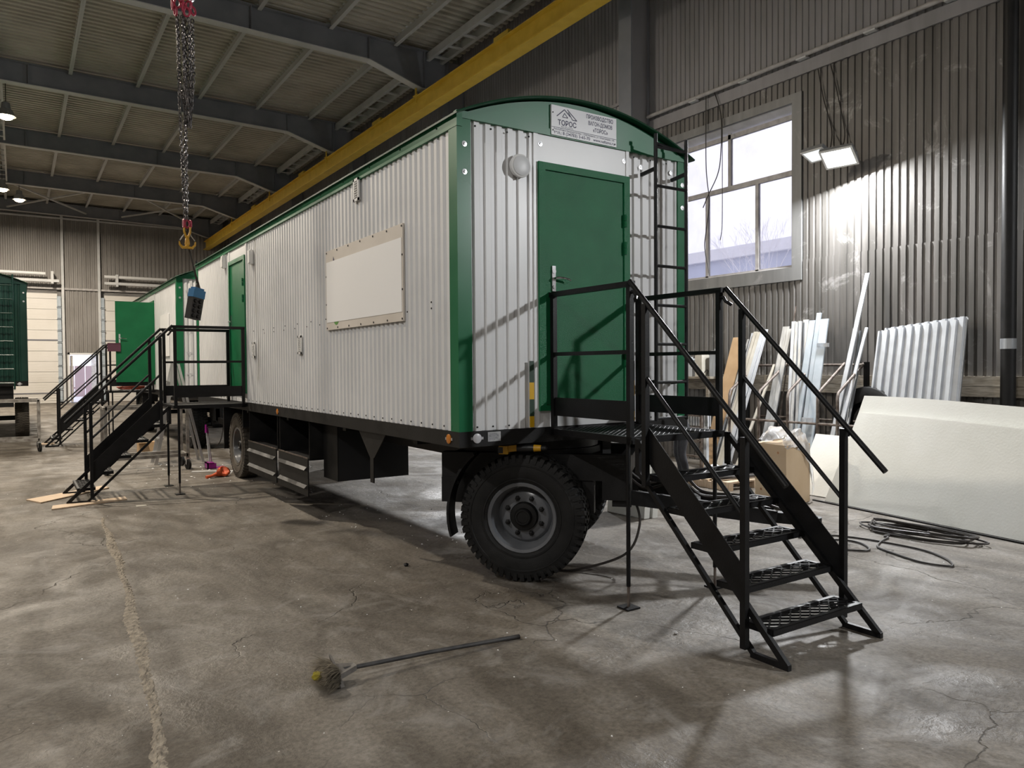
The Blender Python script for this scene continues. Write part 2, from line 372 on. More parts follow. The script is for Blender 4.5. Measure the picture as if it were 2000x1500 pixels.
# right wall --------------------------------------------------------
WIN = (2.72, 6.30, 3.36, 6.02)      # y0 y1 z0 z1 of the window opening
wall_right = struct(empty('wall_right', (HX1, 0, 0)))
PR = lambda u, d, z: (-d, u, z)
PITCH_W, DEP = 0.115, 0.018
def wsheet(y0, y1, z0, z1, mat, off=0.0):
    mb = MB(); corrug(mb, y0, y1, z0, z1, PITCH_W, DEP if mat is M_wall else 0.014, lambda u, d, z: (-d-off, u, z), (0.56,0.10) if mat is M_wall else (0.68,0.08)); return mb.build('wall_sheet', mat, wall_right)
ys = [HY0, -6.0, -0.6, WIN[0]-0.02]
for a, c in zip(ys, ys[1:]):
    wsheet(a, c, 3.44, 6.55, M_wall); wsheet(a, c, 0, 3.46, M_wall, 0.012)
wsheet(WIN[0]-0.02, WIN[1], 0, WIN[2]-0.1, M_wall); wsheet(WIN[0]-0.02, WIN[1], WIN[3], 6.55, M_wall)
for a, c in ((WIN[1], 13.4), (13.4, 20.5), (20.5, 27.6), (27.6, HY1)): wsheet(a, c, 0, 6.55, M_wallup)
for a, c in ((HY0, -0.6), (-0.6, 6.2), (6.2, 10.0), (10.0, 13.4), (13.4, 20.5), (20.5, 27.6), (27.6, HY1)): wsheet(a, c, 6.6, HZ, M_wallup)
mb = MB(); mb.box(0.06, 0.3, HY0, HY1, 0, 0.001)
# solid backing so that no light leaks: pieces around the window
mb = MB()
for (a, c, z0, z1) in ((HY0, WIN[0], -0.2, HZ), (WIN[1], HY1, -0.2, HZ), (WIN[0], WIN[1], -0.2, WIN[2]), (WIN[0], WIN[1], WIN[3], HZ)): mb.box(0.03, 0.35, a, c, z0, z1)
mb.build('wall_core', M_plain, wall_right)
# horizontal flashing with the conduit on the wall
mb = MB(); mb.box(-0.05, 0.0, HY0, 6.0, 6.42, 6.62); mb.box(-0.05, 0.0, 6.45, 13.3, 7.2, 7.26)
mb.build('flashing', M_wallup, wall_right)
mb = MB(); mb.tube([(-0.10, -3.2, 6.69), (-0.10, 6.0, 6.69)], 0.035, 10)
mb.build('conduit', M_frame, wall_right, True)
for y in (0.2, 1.35, 2.5, 3.65, 4.8):
    mb = MB(); mb.box(-0.13, 0.0, y-0.09, y+0.09, 6.635, 6.66); mb.build('conduit_bracket', M_purlin, wall_right)
# timber rail
for z0, z1 in ((1.47, 1.60), (1.33, 1.465)):
    mb = MB(); mb.box(-0.11, -0.03, -1.2, 5.8, z0, z1); mb.build('timber_rail', M_oldwood, wall_right)
# window --------------------------------------------------------------
win = struct(empty('window_1', (HX1, 0, 0)))
mb = MB()   # sheet-metal surround
y0, y1, z0, z1 = WIN
mb.box(-0.045, 0.02, y0-0.18, y0, z0-0.22, z1+0.14); mb.box(-0.045, 0.02, y1, y1+0.18, z0-0.22, z1+0.14)
mb.box(-0.045, 0.02, y0, y1, z0-0.22, z0); mb.box(-0.045, 0.02, y0, y1, z1, z1+0.14)
mb.build('surround', wall_material('dusty_sheet_surround', (0.15,0.15,0.15), (0.22,0.22,0.215), (0.40,0.39,0.38), 0.5), win)
GX = 0.16
mb = MB()
mb.box(0.02, 0.34, y0-0.001, y0+0.02, z0, z1); mb.box(0.02, 0.34, y1-0.02, y1, z0, z1)
mb.box(0.02, 0.34, y0, y1, z0, z0+0.02); mb.hexa([(0.02,y0,z1-0.02),(0.34,y0,z1-0.14),(0.34,y1,z1-0.14),(0.02,y1,z1-0.02),(0.02,y0,z1),(0.34,y0,z1),(0.34,y1,z1),(0.02,y1,z1)])
mb.build('reveal', noisy('white_reveal', (0.55,0.54,0.54), (0.68,0.67,0.68), 0.7, 4.0), win)
mb = MB(); mb.box(GX-0.03, GX+0.03, y0, y1, 4.90, 4.985); mb.build('transom', M_frame, win)
for y, a, c in ((4.15, 4.985, z1-0.1), (3.55, z0, 4.90), (4.68, z0, 4.90), (5.35, 4.985, z1-0.1), (5.6, z0, 4.9)):
    mb = MB(); mb.box(GX-0.03, GX+0.03, y-0.032, y+0.032, a, c); mb.build('mullion', M_frame, win)
mb = MB(); mb.box(GX-0.03, GX+0.03, y0+0.02, y0+0.05, z0, z1-0.1); mb.box(GX-0.03, GX+0.03, y1-0.05, y1-0.02, z0, z1-0.1)
mb.box(GX-0.03, GX+0.03, y0, y1, z0+0.02, z0+0.06); mb.box(GX-0.03, GX+0.03, y0, y1, z1-0.20, z1-0.12)
mb.build('frame', M_frame, win)
for (a, c, za, zc) in ((y0+.05,4.118,4.985,z1-.2),(4.182,5.318,4.985,z1-.2),(5.382,y1-.05,4.985,z1-.2),(y0+.05,3.518,z0+.06,4.9),(3.582,4.648,z0+.06,4.9),(4.712,5.568,z0+.06,4.9),(5.632,y1-.05,z0+.06,4.9)):
    mb = MB(); mb.box(GX-0.003, GX+0.003, a, c, za, zc); mb.build('pane', M_glass, win)
# cables dangling in front of the window
def cable(name, pts, r, label, mat=M_cable, n=6, group=None):
    mb = MB(); P = [Vector(p) for p in pts]; out = []
    for i in range(len(P)-1):                       # Catmull-Rom
        a, b_, c, d = P[max(i-1,0)], P[i], P[i+1], P[min(i+2,len(P)-1)]
        for k in range(8):
            t = k/8; out.append(0.5*((2*b_)+(c-a)*t+(2*a-5*b_+4*c-d)*t*t+(3*b_-a-3*c+d)*t**3))
    out.append(P[-1]); mb.tube(out, r, n)
    return tag(mb.build(name, mat, None, True), label, 'cable', group)
xw = HX1-0.09
cable('dangling_cable', [(xw,4.50,6.66),(xw,4.50,5.5),(xw,4.47,5.1),(xw,4.42,4.7),(xw,4.50,4.2),(xw,4.53,3.9),(xw,4.42,3.42)], 0.009, 'thin dark cable hanging the full height of the window')
cable('dangling_cable', [(xw,4.30,6.66),(xw,4.15,6.2),(xw,4.15,5.6),(xw,4.22,5.2),(xw,4.45,4.85),(xw,4.57,4.65)], 0.009, 'thin cable hanging in a slack curve before the upper window panes')
cable('dangling_cable', [(xw,4.12,6.15),(xw,4.12,5.2),(xw,4.12,4.6),(xw,4.13,4.2),(xw,4.17,4.0)], 0.007, 'short straight cable end hanging before the middle window pane')
# columns on the right wall ------------------------------------------
def column(y0, label):
    t = empty('steel_column', (0, y0, 0))
    mb = MB(); mb.box(7.28, 7.31, 0, 0.36, 0, 10.2); mb.box(7.74, 7.77, 0, 0.36, 0, 10.2); mb.build('flange', M_beam, t)
    mb = MB(); mb.box(7.31, 7.74, 0.04, 0.07, 0, 10.2); mb.build('web', M_wallup, t)
    mb = MB(); mb.box(7.2, 7.77, -0.06, 0.42, 0, 0.03); mb.build('base_plate', M_beam, t)
    tag(t, label, 'column', 'columns along the right wall'); return t
for y0, lb in ((6.02, 'grey steel column on the right wall behind the curved green roof'), (13.4, 'grey steel column under the nearest roof beam'),
               (20.5, 'grey steel column under the second roof beam'), (27.6, 'grey steel column under the third roof beam'), (34.4, 'grey steel column under the fourth roof beam')
               ): column(y0, lb)
t = empty('down_pipe', (7.62, -0.56, 0))
mb = MB(); mb.tube([(0,0,0),(0,0,10.2)], 0.085, 14); mb.build('pipe', M_chassis, t, True)
mb = MB(); mb.tube([(0,0,1.95),(0,0,2.08)], 0.09, 14); mb.box(-0.02,0.12,-0.02,0.02,1.99,2.04); mb.build('clamp', M_galv, t, True)
tag(t, 'black vertical pipe with a pale clamp at the right edge of the picture', 'pipe')
# ceiling -----------------------------------------------------------
mb = MB(); zc = lambda u: 10.68
corrug(mb, HY0, HY1, HX0, HX1+0.1, 0.24, 0.075, lambda u, d, z: (z, u, 10.68-d-0.012*z), (0.45,0.1))
ceiling = struct(mb.build('ceiling', M_deck))
mb = MB(); mb.box(HX0-0.2, HX1+0.5, HY0-0.2, HY1+0.2, 11.05, 11.1); mb.build('roof_cover', M_plain, ceiling)
BEAM_Y = [13.6, 20.7, 27.8, 34.6, 41.2]
pm = MB()
pm.box(-0.008, 0.008, 0, 1, 0, 0.24); pm.box(-0.05, 0.05, 0, 1, 0, 0.02); pm.box(-0.05, 0.05, 0, 1, 0.22, 0.24)
pme = pm.mesh('purlin'); pme.materials.append(M_purlin)
yb = [6.5] + BEAM_Y
for i in range(len(yb)-1):
    for k in range(-3, 5):
        x = -1.36+1.78*k
        if x > 6.6: continue
        o = link('purlin', pme, None, ceiling); o.location = (x, yb[i]+0.06, 10.40-0.012*x); o.scale = (1, yb[i+1]-yb[i]-0.12, 1)
    # the double eave purlin with battens
    mb = MB()
    for dx in (0, 0.42): mb.box(6.75+dx-0.05, 6.75+dx+0.05, yb[i], yb[i+1], 10.16, 10.36)
    n = 9
    for k in range(n): y = yb[i]+(k+0.5)*(yb[i+1]-yb[i])/n; mb.box(6.75, 7.17, y-0.06, y+0.06, 10.15, 10.17)
    mb.build('eave_purlin', M_purlin, ceiling)
# wind bracing in the far bays
for (a, c) in (((-3.1,34.7),(0.4,41.0)), ((0.4,34.7),(-3.1,41.0)), ((2.1,34.7),(5.6,41.0)), ((5.6,34.7),(2.1,41.0))):
    mb = MB(); mb.bar((a[0],a[1],10.05),(c[0],c[1],10.05),0.07,0.07); mb.build('brace', M_purlin, ceiling)
for y0 in (20.8, 27.9):           # ladder-like tray at the left
    mb = MB()
    for dx in (-3.35, -3.05): mb.bar((dx, y0, 10.02), (dx, y0+6.7, 10.02), 0.06, 0.08)
    for k in range(8): mb.bar((-3.35, y0+0.4+k*0.85, 10.02), (-3.05, y0+0.4+k*0.85, 10.02), 0.04, 0.04)
    mb.build('cable_tray', M_purlin, ceiling)
# roof beams --------------------------------------------------------
def zb(x): return 9.86-0.014*(x-1.0)
def beam(y, label):
    t = empty('roof_beam', (0, y, 0)); XK, XE, ZE = 5.0, 7.3, 9.05
    def ztop(x): return zb(x)+0.60
    mb = MB()
    mb.prism([(HX0,-0.008,zb(HX0)),(XK,-0.008,zb(XK)),(6.5,-0.008,9.35),(6.9,-0.008,9.35),(6.9,-0.008,9.1),(XE+.1,-0.008,9.1),(XE+.1,-0.008,ztop(XE)),(HX0,-0.008,ztop(HX0))], (0,0.016,0)); mb.build('web', M_beam, t)
    mb = MB(); mb.bar((HX0,0,zb(HX0)),(XK,0,zb(XK)),0.26,0.022); mb.bar((XK,0,zb(XK)),(6.5,0,9.35),0.26,0.022); mb.bar((6.5,0,9.35),(6.9,0,9.35),0.26,0.022); mb.build('bottom_flange', M_purlin, t)
    mb = MB(); mb.bar((HX0,0,ztop(HX0)),(XE,0,ztop(XE)),0.26,0.022); mb.build('top_flange', M_beam, t)
    for x in (-2.4, 2.0, XK, 6.6):
        mb = MB(); mb.box(x-0.008, x+0.008, -0.125, 0.125, zb(min(x,XK))+0.0 if x <= XK else 9.4, ztop(x)); mb.build('stiffener', M_beam, t)
    return tag(t, label, 'beam', 'grey roof beams across the hall')
for y, lb in zip(BEAM_Y, ('nearest grey steel roof beam, crossing above the chain sling', 'second grey steel roof beam from the camera', 'third grey steel roof beam from the camera',
                          'fourth grey steel roof beam, just before the far wall', 'farthest roof beam, set against the far wall')): beam(y, lb)
# yellow crane runway ------------------------------------------------
t = empty('crane_runway', (6.5, 0, 0))
mb = MB(); mb.box(-0.16, 0.16, -2, HY1-0.1, 8.66, 8.69); mb.build('bottom_flange', M_yellow, t)
mb = MB(); mb.box(-0.011, 0.011, -2, HY1-0.1, 8.69, 9.12); mb.build('web', M_yellow, t)
mb = MB(); mb.box(-0.13, 0.13, -2, HY1-0.1, 9.12, 9.145); mb.build('top_flange', M_yellow, t)
for y in BEAM_Y[:4]:
    mb = MB(); mb.box(-0.16, 0.16, y-0.12, y+0.12, 9.15, 9.17); mb.box(-0.14, -0.10, y-0.02, y+0.02, 8.95, 9.36); mb.box(0.10, 0.14, y-0.02, y+0.02, 8.95, 9.36); mb.build('hanger_clamp', M_yellow, t)
for y in (9.3, 16.3, 23.5, 30.5):
    mb = MB(); mb.box(-0.13, -0.02, y-0.3, y+0.3, 9.15, 9.24); mb.build('joint_plate', M_yellow, t)
tag(t, 'long yellow crane runway beam hung below the roof beams', 'crane beam')
# far wall -------------------------------------------------------------
wall_back = struct(empty('wall_back', (0, HY1, 0)))
PB = lambda u, d, z: (u, -d, z)
def bsheet(x0, x1, z0, z1): mb = MB(); corrug(mb, x0, x1, z0, z1, 0.2, 0.03, PB); mb.build('wall_sheet', M_wallfar, wall_back)
bsheet(HX0, HX1, 6.1, HZ); bsheet(-0.75, 0.98, 2.68, 6.1); bsheet(-0.75, -0.55, 0, 2.68); bsheet(0.95, 1.0, 0, 2.68); bsheet(5.4, HX1, 0, 6.1); bsheet(HX0, -5.0, 0, 6.1)
mb = MB()
for (a, c, z0, z1) in ((HX0, -0.50, -0.2, HZ), (0.93, HX1+0.3, -0.2, HZ), (-0.5, 0.93, 2.6, HZ)): mb.box(a, c, 0.12, 0.4, z0, z1)
mb.build('wall_core', M_plain, wall_back)
mb = MB(); mb.box(HX0, HX1, -0.12, 0, 6.0, 6.1); mb.build('girt', M_frame, wall_back)
mb = MB(); mb.box(HX0, HX1, -0.1, 0, 9.72, 9.8); mb.build('girt', M_purlin, wall_back)
for x in (-0.72, 0.98):
    mb = MB(); mb.box(x-0.06, x+0.06, -0.2, 0, 0, 9.9); mb.build('wall_post', M_purlin, wall_back)
def gate(nm, x0, x1, lab):
    g = struct(empty(nm, (0, HY1-0.05, 0)))
    z = 0.0; k = 0
    while z < 5.7:
        h = 0.55; top = min(z+h, 5.78)
        mb = MB(); mb.box(x0, x1, -0.03 if k else -0.02, 0.03, z+0.008, top-0.008)
        for j in range(1, 4): mb.box(x0, x1, -0.034, -0.028, z+h*j/4-0.006, z+h*j/4+0.006)
        mb.build('gate_panel', M_gate, g); z += h; k += 1
    mb = MB(); mb.box(x0, x1, -0.045, 0.0, 3.28, 3.36); mb.box(x0, x1, -0.045, 0.0, 0.5, 0.55); mb.build('seam_strip', M_gateline, g)
    mb = MB()
    for k in range(9): mb.lathe([(0.05,0),(0.05,0.03)], frame(((x0+x1)/2 if x1 < 0 else x0+1.5, -0.03, 0.8+0.56*k), (0,-1,0)), 10)
    mb.build('panel_bolts', M_gateline, g)
    return g
gate('door_1', -4.9, -0.98, ''); gate('door_2', 1.22, 5.3, '')
for x in (-0.90, 1.12):                       # pale insulated strip of clips beside each gate
    for k in range(9):
        mb = MB(); mb.box(x-0.09, x+0.09, -0.16, -0.02, 0.15+0.62*k, 0.68+0.62*k); mb.box(x-0.11, x+0.11, -0.2, -0.02, 0.08+0.62*k, 0.12+0.62*k); mb.build('jamb_clip', M_blueprof, wall_back)
d3 = struct(empty('door_3', (0, HY1, 0)))
mb = MB(); mb.box(-0.56, -0.46, -0.1, 0.4, 0, 2.66); mb.box(0.89, 0.99, -0.1, 0.4, 0, 2.66); mb.box(-0.56, 0.99, -0.1, 0.4, 2.56, 2.66); mb.build('door_frame', M_plastic, d3)
mb = MB(); mb.box(-0.42, -0.36, -0.75, 0.35, 0.05, 2.5); mb.build('door_leaf', M_frame, d3)
mb = MB(); mb.box(0.55, 0.85, 0.1, 0.14, 0.05, 2.5); mb.build('curtain_strip', M_film, d3)
# heater pipes over the gates
for x0, x1, lb in ((-4.6, -0.9, 'white heater pipe over the left far gate'), (1.2, 4.9, 'white heater pipe over the right far gate')):
    t = empty('heater_pipe', (0, HY1-0.55, 6.55))
    mb = MB(); mb.tube([(x0,0,0.2),(x1-0.6,0,0.2)], 0.09, 10); mb.build('pipe', M_plastic, t, True)
    mb = MB(); mb.box(x0, x1, -0.1, 0.1, -0.22, -0.08); mb.build('duct', M_purlin, t)
    for x in (x0+0.6, x1-0.3): mb = MB(); mb.box(x-0.06, x+0.06, -0.12, 0.36, -0.3, 0.34); mb.build('bracket', M_purlin, t)
    tag(t, lb, 'pipe')
# unseen left and near walls close the hall
mb = MB(); mb.box(-0.3, 0, HY0, HY1, -0.2, 11.0); o = struct(mb.build('wall_left', M_plain)); o.location = (HX0, 0, 0)
mb = MB(); mb.box(HX0, HX1, -0.3, 0, -0.2, 11.0); o = struct(mb.build('wall_near', M_plain)); o.location = (0, HY0, 0)
# outdoors -------------------------------------------------------------
mb = MB(); mb.box(-60, 90, HY1+0.45, 130, -0.3, -0.02); mb.box(HX1+0.45, 90, -60, HY1+0.45, -0.3, -0.02); o = struct(mb.build('ground', M_snow))
t = empty('neighbour_building', (30, 0, 0))
mb = MB(); mb.box(0, 12, -20, 60, -0.1, 7.6); mb.build('wall', M_extwall, t)
mb = MB(); mb.box(-0.3, 12.3, -20.3, 60.3, 7.6, 8.2); mb.build('snowy_roof', M_snow, t)
tag(t, 'low pale blue building outside, seen through the window', 'building')
mb = MB(); rnd = random.Random(11)
def branch(p, d, l, r, k):
    q = p+d*l; mb.tube([p, q], [r, r*0.7], 4, caps=False)
    if k:
        for _ in range(3): branch(q, (d+Vector((rnd.uniform(-.6,.6), rnd.uniform(-.6,.6), rnd.uniform(-.1,.4)))).normalized(), l*0.75, r*0.6, k-1)
branch(Vector((0,0,-0.1)), Vector((0,0,1)), 2.5, 0.045, 5)
o = mb.build('bare_tree', M_bark); o.location = (24, 15.6, 0); tag(o, 'leafless tree outside the lower right window pane', 'tree')
mb = MB()
t = empty('yard_fence', (0, 52, 0))
for k in range(14): mb = MB(); mb.box(-4+0.62*k, -3.42+0.62*k, 0, 0.05, -0.05, 2.0); mb.build('board', M_fence, t)
mb = MB(); mb.box(-4.2, 4.8, 0.05, 0.1, 0.5, 0.6); mb.build('rail', M_fence, t)
tag(t, 'pinkish board fence outside the small far doorway', 'fence')

# ================================================================== lamps
def area(name, M, sx, sy, watt, col, parent=None, shape='RECTANGLE', spread=PI):
    l = bpy.data.lights.new(name, 'AREA'); l.shape = shape; l.size = sx; l.size_y = sy; l.energy = watt; l.color = col; l.spread = spread
    o = bpy.data.objects.new(name, l); COL.objects.link(o); o.matrix_world = M
    if parent is not None: o.parent = parent; o.matrix_parent_inverse = parent.matrix_world.inverted()
    return o
def floodlight(c, aim, label, lit=True, sc=1.0, power=1.0):
    """square wall floodlight at c shining along aim"""
    t = empty('floodlight', c); n = Vector(aim).normalized(); F = frame((0,0,0), n)
    mb = MB(); mb.box(-0.24*sc,0.24*sc,-0.18*sc,0.18*sc,-0.05,0.0); mb.box(-0.2*sc,0.2*sc,-0.14*sc,0.14*sc,-0.09,-0.05); mb.xf(F); mb.build('housing', M_lampbody, t)
    mb = MB(); mb.box(-0.24*sc,-0.21*sc,-0.18*sc,0.18*sc,0,0.018); mb.box(0.21*sc,0.24*sc,-0.18*sc,0.18*sc,0,0.018); mb.box(-0.21*sc,0.21*sc,-0.18*sc,-0.15*sc,0,0.018); mb.box(-0.21*sc,0.21*sc,0.15*sc,0.18*sc,0,0.018); mb.xf(F); mb.build('bezel', M_plastic, t)
    mb = MB(); mb.box(-0.21*sc,0.21*sc,-0.15*sc,0.15*sc,0.001,0.006); mb.xf(F); mb.build('glass', M_glow if lit else M_glowdim, t)
    mb = MB(); bx = HX1-0.03-c[0]
    mb.bar(F @ Vector((0.26*sc,0,-0.03)), F @ Vector((-0.26*sc,0,-0.03)), 0.02, 0.03); mb.bar(F @ Vector((0,0,-0.06)), (bx, 0, 0.0), 0.04, 0.03); mb.build('bracket', M_lampbody, t)
    tag(t, label, 'floodlight', 'floodlights on the right wall')
    if lit:
        Fm = frame(Vector(c)+n*0.03, -n); area('flood_light', Fm, 0.42*sc, 0.3*sc, FLOOD_W*power, FLOOD_COL)
    return t
floodlight((7.42, 1.66, 4.84), (-0.56, -0.12, -0.82), 'square LED floodlight shining beside the window', power=0.9)
floodlight((7.46, 2.06, 4.98), (-0.40, 0.02, -0.92), 'dim white floodlight panel left of the glaring one', lit=False, sc=0.8)
floodlight((7.36, -9.0, 5.6), (-0.72, 0.28, -0.63), 'square LED floodlight on the right wall behind the camera')
floodlight((7.42, 12.2, 4.9), (-0.62, -0.1, -0.78), 'square LED floodlight on the right wall hidden behind the near wagon')
xw = HX1-0.05
cable('lamp_cable', [(7.56,1.72,4.94),(xw,1.78,5.3),(xw,1.90,5.9),(xw,2.02,6.40)], 0.008, 'thin cable rising from the floodlight, right one of two')
cable('lamp_cable', [(7.56,1.90,5.02),(xw,2.0,5.4),(xw,2.14,5.9),(xw,2.24,6.40)], 0.008, 'thin cable rising from the floodlight, left one of two')
def highbay(x, y, z, label, near=False, group='high-bay lamps under the roof'):
    t = empty('high_bay_lamp', (x, y, z))
    mb = MB(); mb.lathe([(0.06,0.42),(0.11,0.40),(0.13,0.22),(0.17,0.2),(0.24,0.02),(0.255,0.0),(0.235,0.012),(0.10,0.15)], Matrix.Identity(4), 24); mb.build('shade', M_lampbody, t, True)
    mb = MB(); mb.lathe([(0.0,-0.10),(0.08,-0.093),(0.15,-0.065),(0.19,-0.02),(0.2,0.022)], Matrix.Identity(4), 20); mb.build('lens', M_glowwarm, t, True)
    mb = MB(); mb.tube([(0,0,0.4),(0,0,10.5-z)], 0.012, 6); mb.build('suspension', M_cable, t)
    tag(t, label, 'lamp', group)
    area('bay_light', Matrix.Translation((x,y,z-0.11)), 0.36, 0.36, FILL_W if near else BAY_W, FILL_COL if near else BAY_COL, shape='DISK')
for x, y, z, lb in ((-2.96,22.0,9.3,'bright warm lamp at the left edge, under the second roof beam'), (-2.6,34.9,9.3,'bright warm lamp before the far wall, right of two'), (-3.2,33.2,9.35,'small far lamp at the left edge, left of two'),
                    (-3.1,9.0,9.3,'high-bay lamp over the side stairs, out of the picture'),
                    (-11.0,15.0,9.3,'high-bay lamp far left of the dark wagon')):
    highbay(x, y, z, lb)
for x, y, z, lb in ((-10.0,-2.0,9.3,'added unseen fill lamp far left of the broom'), (-10.0,-10.0,9.3,'added unseen fill lamp behind the camera')):
    highbay(x, y, z, lb, True)  # unseen lamps, added as neutral fill on the wagon side

# ================================================================== wagons
W, ZB, ZS, ZT, ZR = 2.45, 1.27, 3.615, 3.668, 3.70
def arch(x): return ZR+0.28*(1-((x-W/2)/(W/2))**2)
M_roof = noisy('dark_green_roof_sheet', (0.003,0.045,0.020), (0.004,0.055,0.024), 0.4, 2.0)
# ---- shared wheel meshes, local z = outward axis, centred in the tyre
def tyre_mesh():
    mb = MB(); R, w = 0.525, 0.15; n = 72
    prof = [(0.285,-0.12),(0.30,-0.135),(0.38,-0.152),(0.45,-0.15),(0.492,-0.138),(0.506,-0.115),(0.511,-0.06),(0.512,0.0),(0.511,0.06),(0.506,0.115),(0.492,0.138),(0.45,0.15),(0.38,0.152),(0.30,0.135),(0.285,0.12)]
    mb.lathe(prof, Matrix.Identity(4), n)
    mb.f = [f for f in mb.f if len(f) == 4]
    N = 52
    def pt(r, a, h): return Vector((r*math.cos(a), r*math.sin(a), h))
    for k in range(N):
        for s in (-1, 1):
            a = 2*PI*(k+(0.5 if s > 0 else 0))/N; da = 2*PI/N*0.30; sk = 2*PI/N*0.30
            # shoulder lug wrapping from tread to side wall
            P = [pt(0.495,a-da,s*0.055), pt(0.495,a+da,s*0.055), pt(0.495,a+da+sk,s*0.135), pt(0.495,a-da+sk,s*0.135),
                 pt(0.526,a-da,s*0.055), pt(0.526,a+da,s*0.055), pt(0.522,a+da+sk,s*0.138), pt(0.522,a-da+sk,s*0.138)]
            mb.hexa(P)
            P = [pt(0.455,a-da*0.8+sk,s*0.145), pt(0.455,a+da*0.8+sk,s*0.145), pt(0.522,a+da+sk,s*0.12), pt(0.522,a-da+sk,s*0.12),
                 pt(0.457,a-da*0.8+sk,s*0.155), pt(0.457,a+da*0.8+sk,s*0.155), pt(0.518,a+da+sk,s*0.146), pt(0.518,a-da+sk,s*0.146)]
            mb.hexa(P)
            # centre block
            a2 = a+PI/N*0.5
            P = [pt(0.495,a2-da,s*0.006), pt(0.495,a2+da,s*0.006), pt(0.495,a2+da+sk*0.6,s*0.046), pt(0.495,a2-da+sk*0.6,s*0.046),
                 pt(0.527,a2-da,s*0.006), pt(0.527,a2+da,s*0.006), pt(0.527,a2+da+sk*0.6,s*0.046), pt(0.527,a2-da+sk*0.6,s*0.046)]
            mb.hexa(P)
    # moulded rings on the side wall
    mb.lathe([(0.315,0.135),(0.32,0.146),(0.33,0.146),(0.335,0.138)], Matrix.Identity(4), n); mb.lathe([(0.425,0.148),(0.43,0.156),(0.437,0.156),(0.44,0.148)], Matrix.Identity(4), n)
    mb.f = [f for f in mb.f if len(f) <= 4]
    return mb.mesh('tyre', True)
TYRE = tyre_mesh()
mb = MB(); mb.lathe([(0.275,-0.12),(0.275,0.09),(0.292,0.128),(0.286,0.136),(0.262,0.128),(0.252,0.10),(0.246,0.07),(0.236,0.05),(0.232,0.0),(0.226,-0.012),(0.205,0.012),(0.197,0.018),(0.10,0.022)], Matrix.Identity(4), 56)
RIM = mb.mesh('rim', True)
mb = MB(); mb.lathe([(0.118,0.0),(0.118,0.055),(0.11,0.068),(0.075,0.072),(0.07,0.10),(0.062,0.108),(0.05,0.108),(0.046,0.10),(0.0,0.10)], Matrix.Identity(4), 32); HUB = mb.mesh('hub', True)
mb = MB(); mb.lathe([(0.024,0),(0.024,0.006),(0.017,0.008),(0.017,0.034),(0.010,0.036),(0.010,0.05),(0.0,0.05)], Matrix.Identity(4), 6); NUT = mb.mesh('lug_nut')
def shared(me, mat):
    c = me.copy(); c.materials.append(mat); return c
T_black, T_dust, RIMM, HUBM, NUTM = shared(TYRE, M_rubber), shared(TYRE, M_rubber_dusty), shared(RIM, M_rim), shared(HUB, M_chassis), shared(NUT, M_chassis)
def wheel(root, c, n, tyre=None, spin=0.0):
    M = frame(c, n) @ Matrix.Rotation(spin, 4, 'Z')
    t = link('tyre', tyre or T_black, None, root); t.matrix_local = M
    link('rim', RIMM, None, t); link('hub', HUBM, None, t)
    for k in range(8):
        o = link('lug_nut', NUTM, None, t); a = 2*PI*(k+0.3)/8; o.location = (0.155*math.cos(a), 0.155*math.sin(a), 0.018)
    return t
WASH = MB().lathe([(0.022,0),(0.022,0.003),(0.011,0.004),(0.009,0.010),(0.0,0.011)], Matrix.Identity(4), 12).mesh('washer', True); WASH.materials.append(M_zinc)
def washer(root, c, n): o = link('washer', WASH, None, root); o.matrix_local = frame(c, n); return o

def lever_handle(parent, c, n, side=1):
    F = frame(c, n)
    mb = MB(); mb.box(-0.018,0.018,-0.105,0.105,0,0.012); mb.lathe([(0.02,0.012),(0.02,0.016)], Matrix.Translation((0,0.06,0)), 10)
    mb.tube([(0,0,0.01),(0,0,0.05),(side*0.02,0.004,0.055),(side*0.07,0.004,0.052),(side*0.125,-0.004,0.05),(side*0.145,-0.012,0.05)], [0.011,0.011,0.011,0.010,0.009,0.007], 8)
    mb.lathe([(0.014,0.012),(0.014,0.02)], Matrix.Translation((0,-0.07,0)), 10); mb.xf(F); return mb.build('handle', M_chrome, parent, True)
def hinge(parent, c, n):
    F = frame(c, n); mb = MB(); mb.tube([(0,-0.055,0.012),(0,-0.003,0.012)], 0.013, 8); mb.tube([(0,0.003,0.012),(0,0.055,0.012)], 0.013, 8); mb.xf(F); return mb.build('hinge', M_green, parent, True)
def door_set(root, c, n, hinge_side=1, handle_side=-1, open_leaf=False):
    """frame 0.99 x 2.03 with a recessed leaf; c = bottom centre on the wall plane"""
    F = frame(c, n); w, h = 0.494, 2.035
    mb = MB()
    for x0, x1, z0, z1 in ((-w,-w+.066,0,h),(w-.066,w,0,h),(-w+.066,w-.066,h-.06,h),(-w+.066,w-.066,0,.045)): mb.box(x0,x1,z0,z1,-0.01,0.028)
    mb.xf(F); fr = mb.build('door_frame', M_door, root)
    mb = MB(); mb.box(-w+.070,w-.070,.05,h-.065,-0.02,0.014); 
    if not open_leaf:
        mb.xf(F); lf = mb.build('door', M_door, root)
        lever_handle(lf, F @ Vector((handle_side*0.345,1.09,0.014)), n, -handle_side)
        for z in (0.42, 1.40, 1.64): hinge(lf, F @ Vector((hinge_side*(w-.062),z,0.026)), n)
    else:
        mb = MB(); mb.box(-w+.07,w-.07,.05,h-.065,-0.03,-0.025); mb.xf(F); mb.build('doorway', M_blackplastic, root)  # flat black sheet stands in for the unlit interior
    return fr
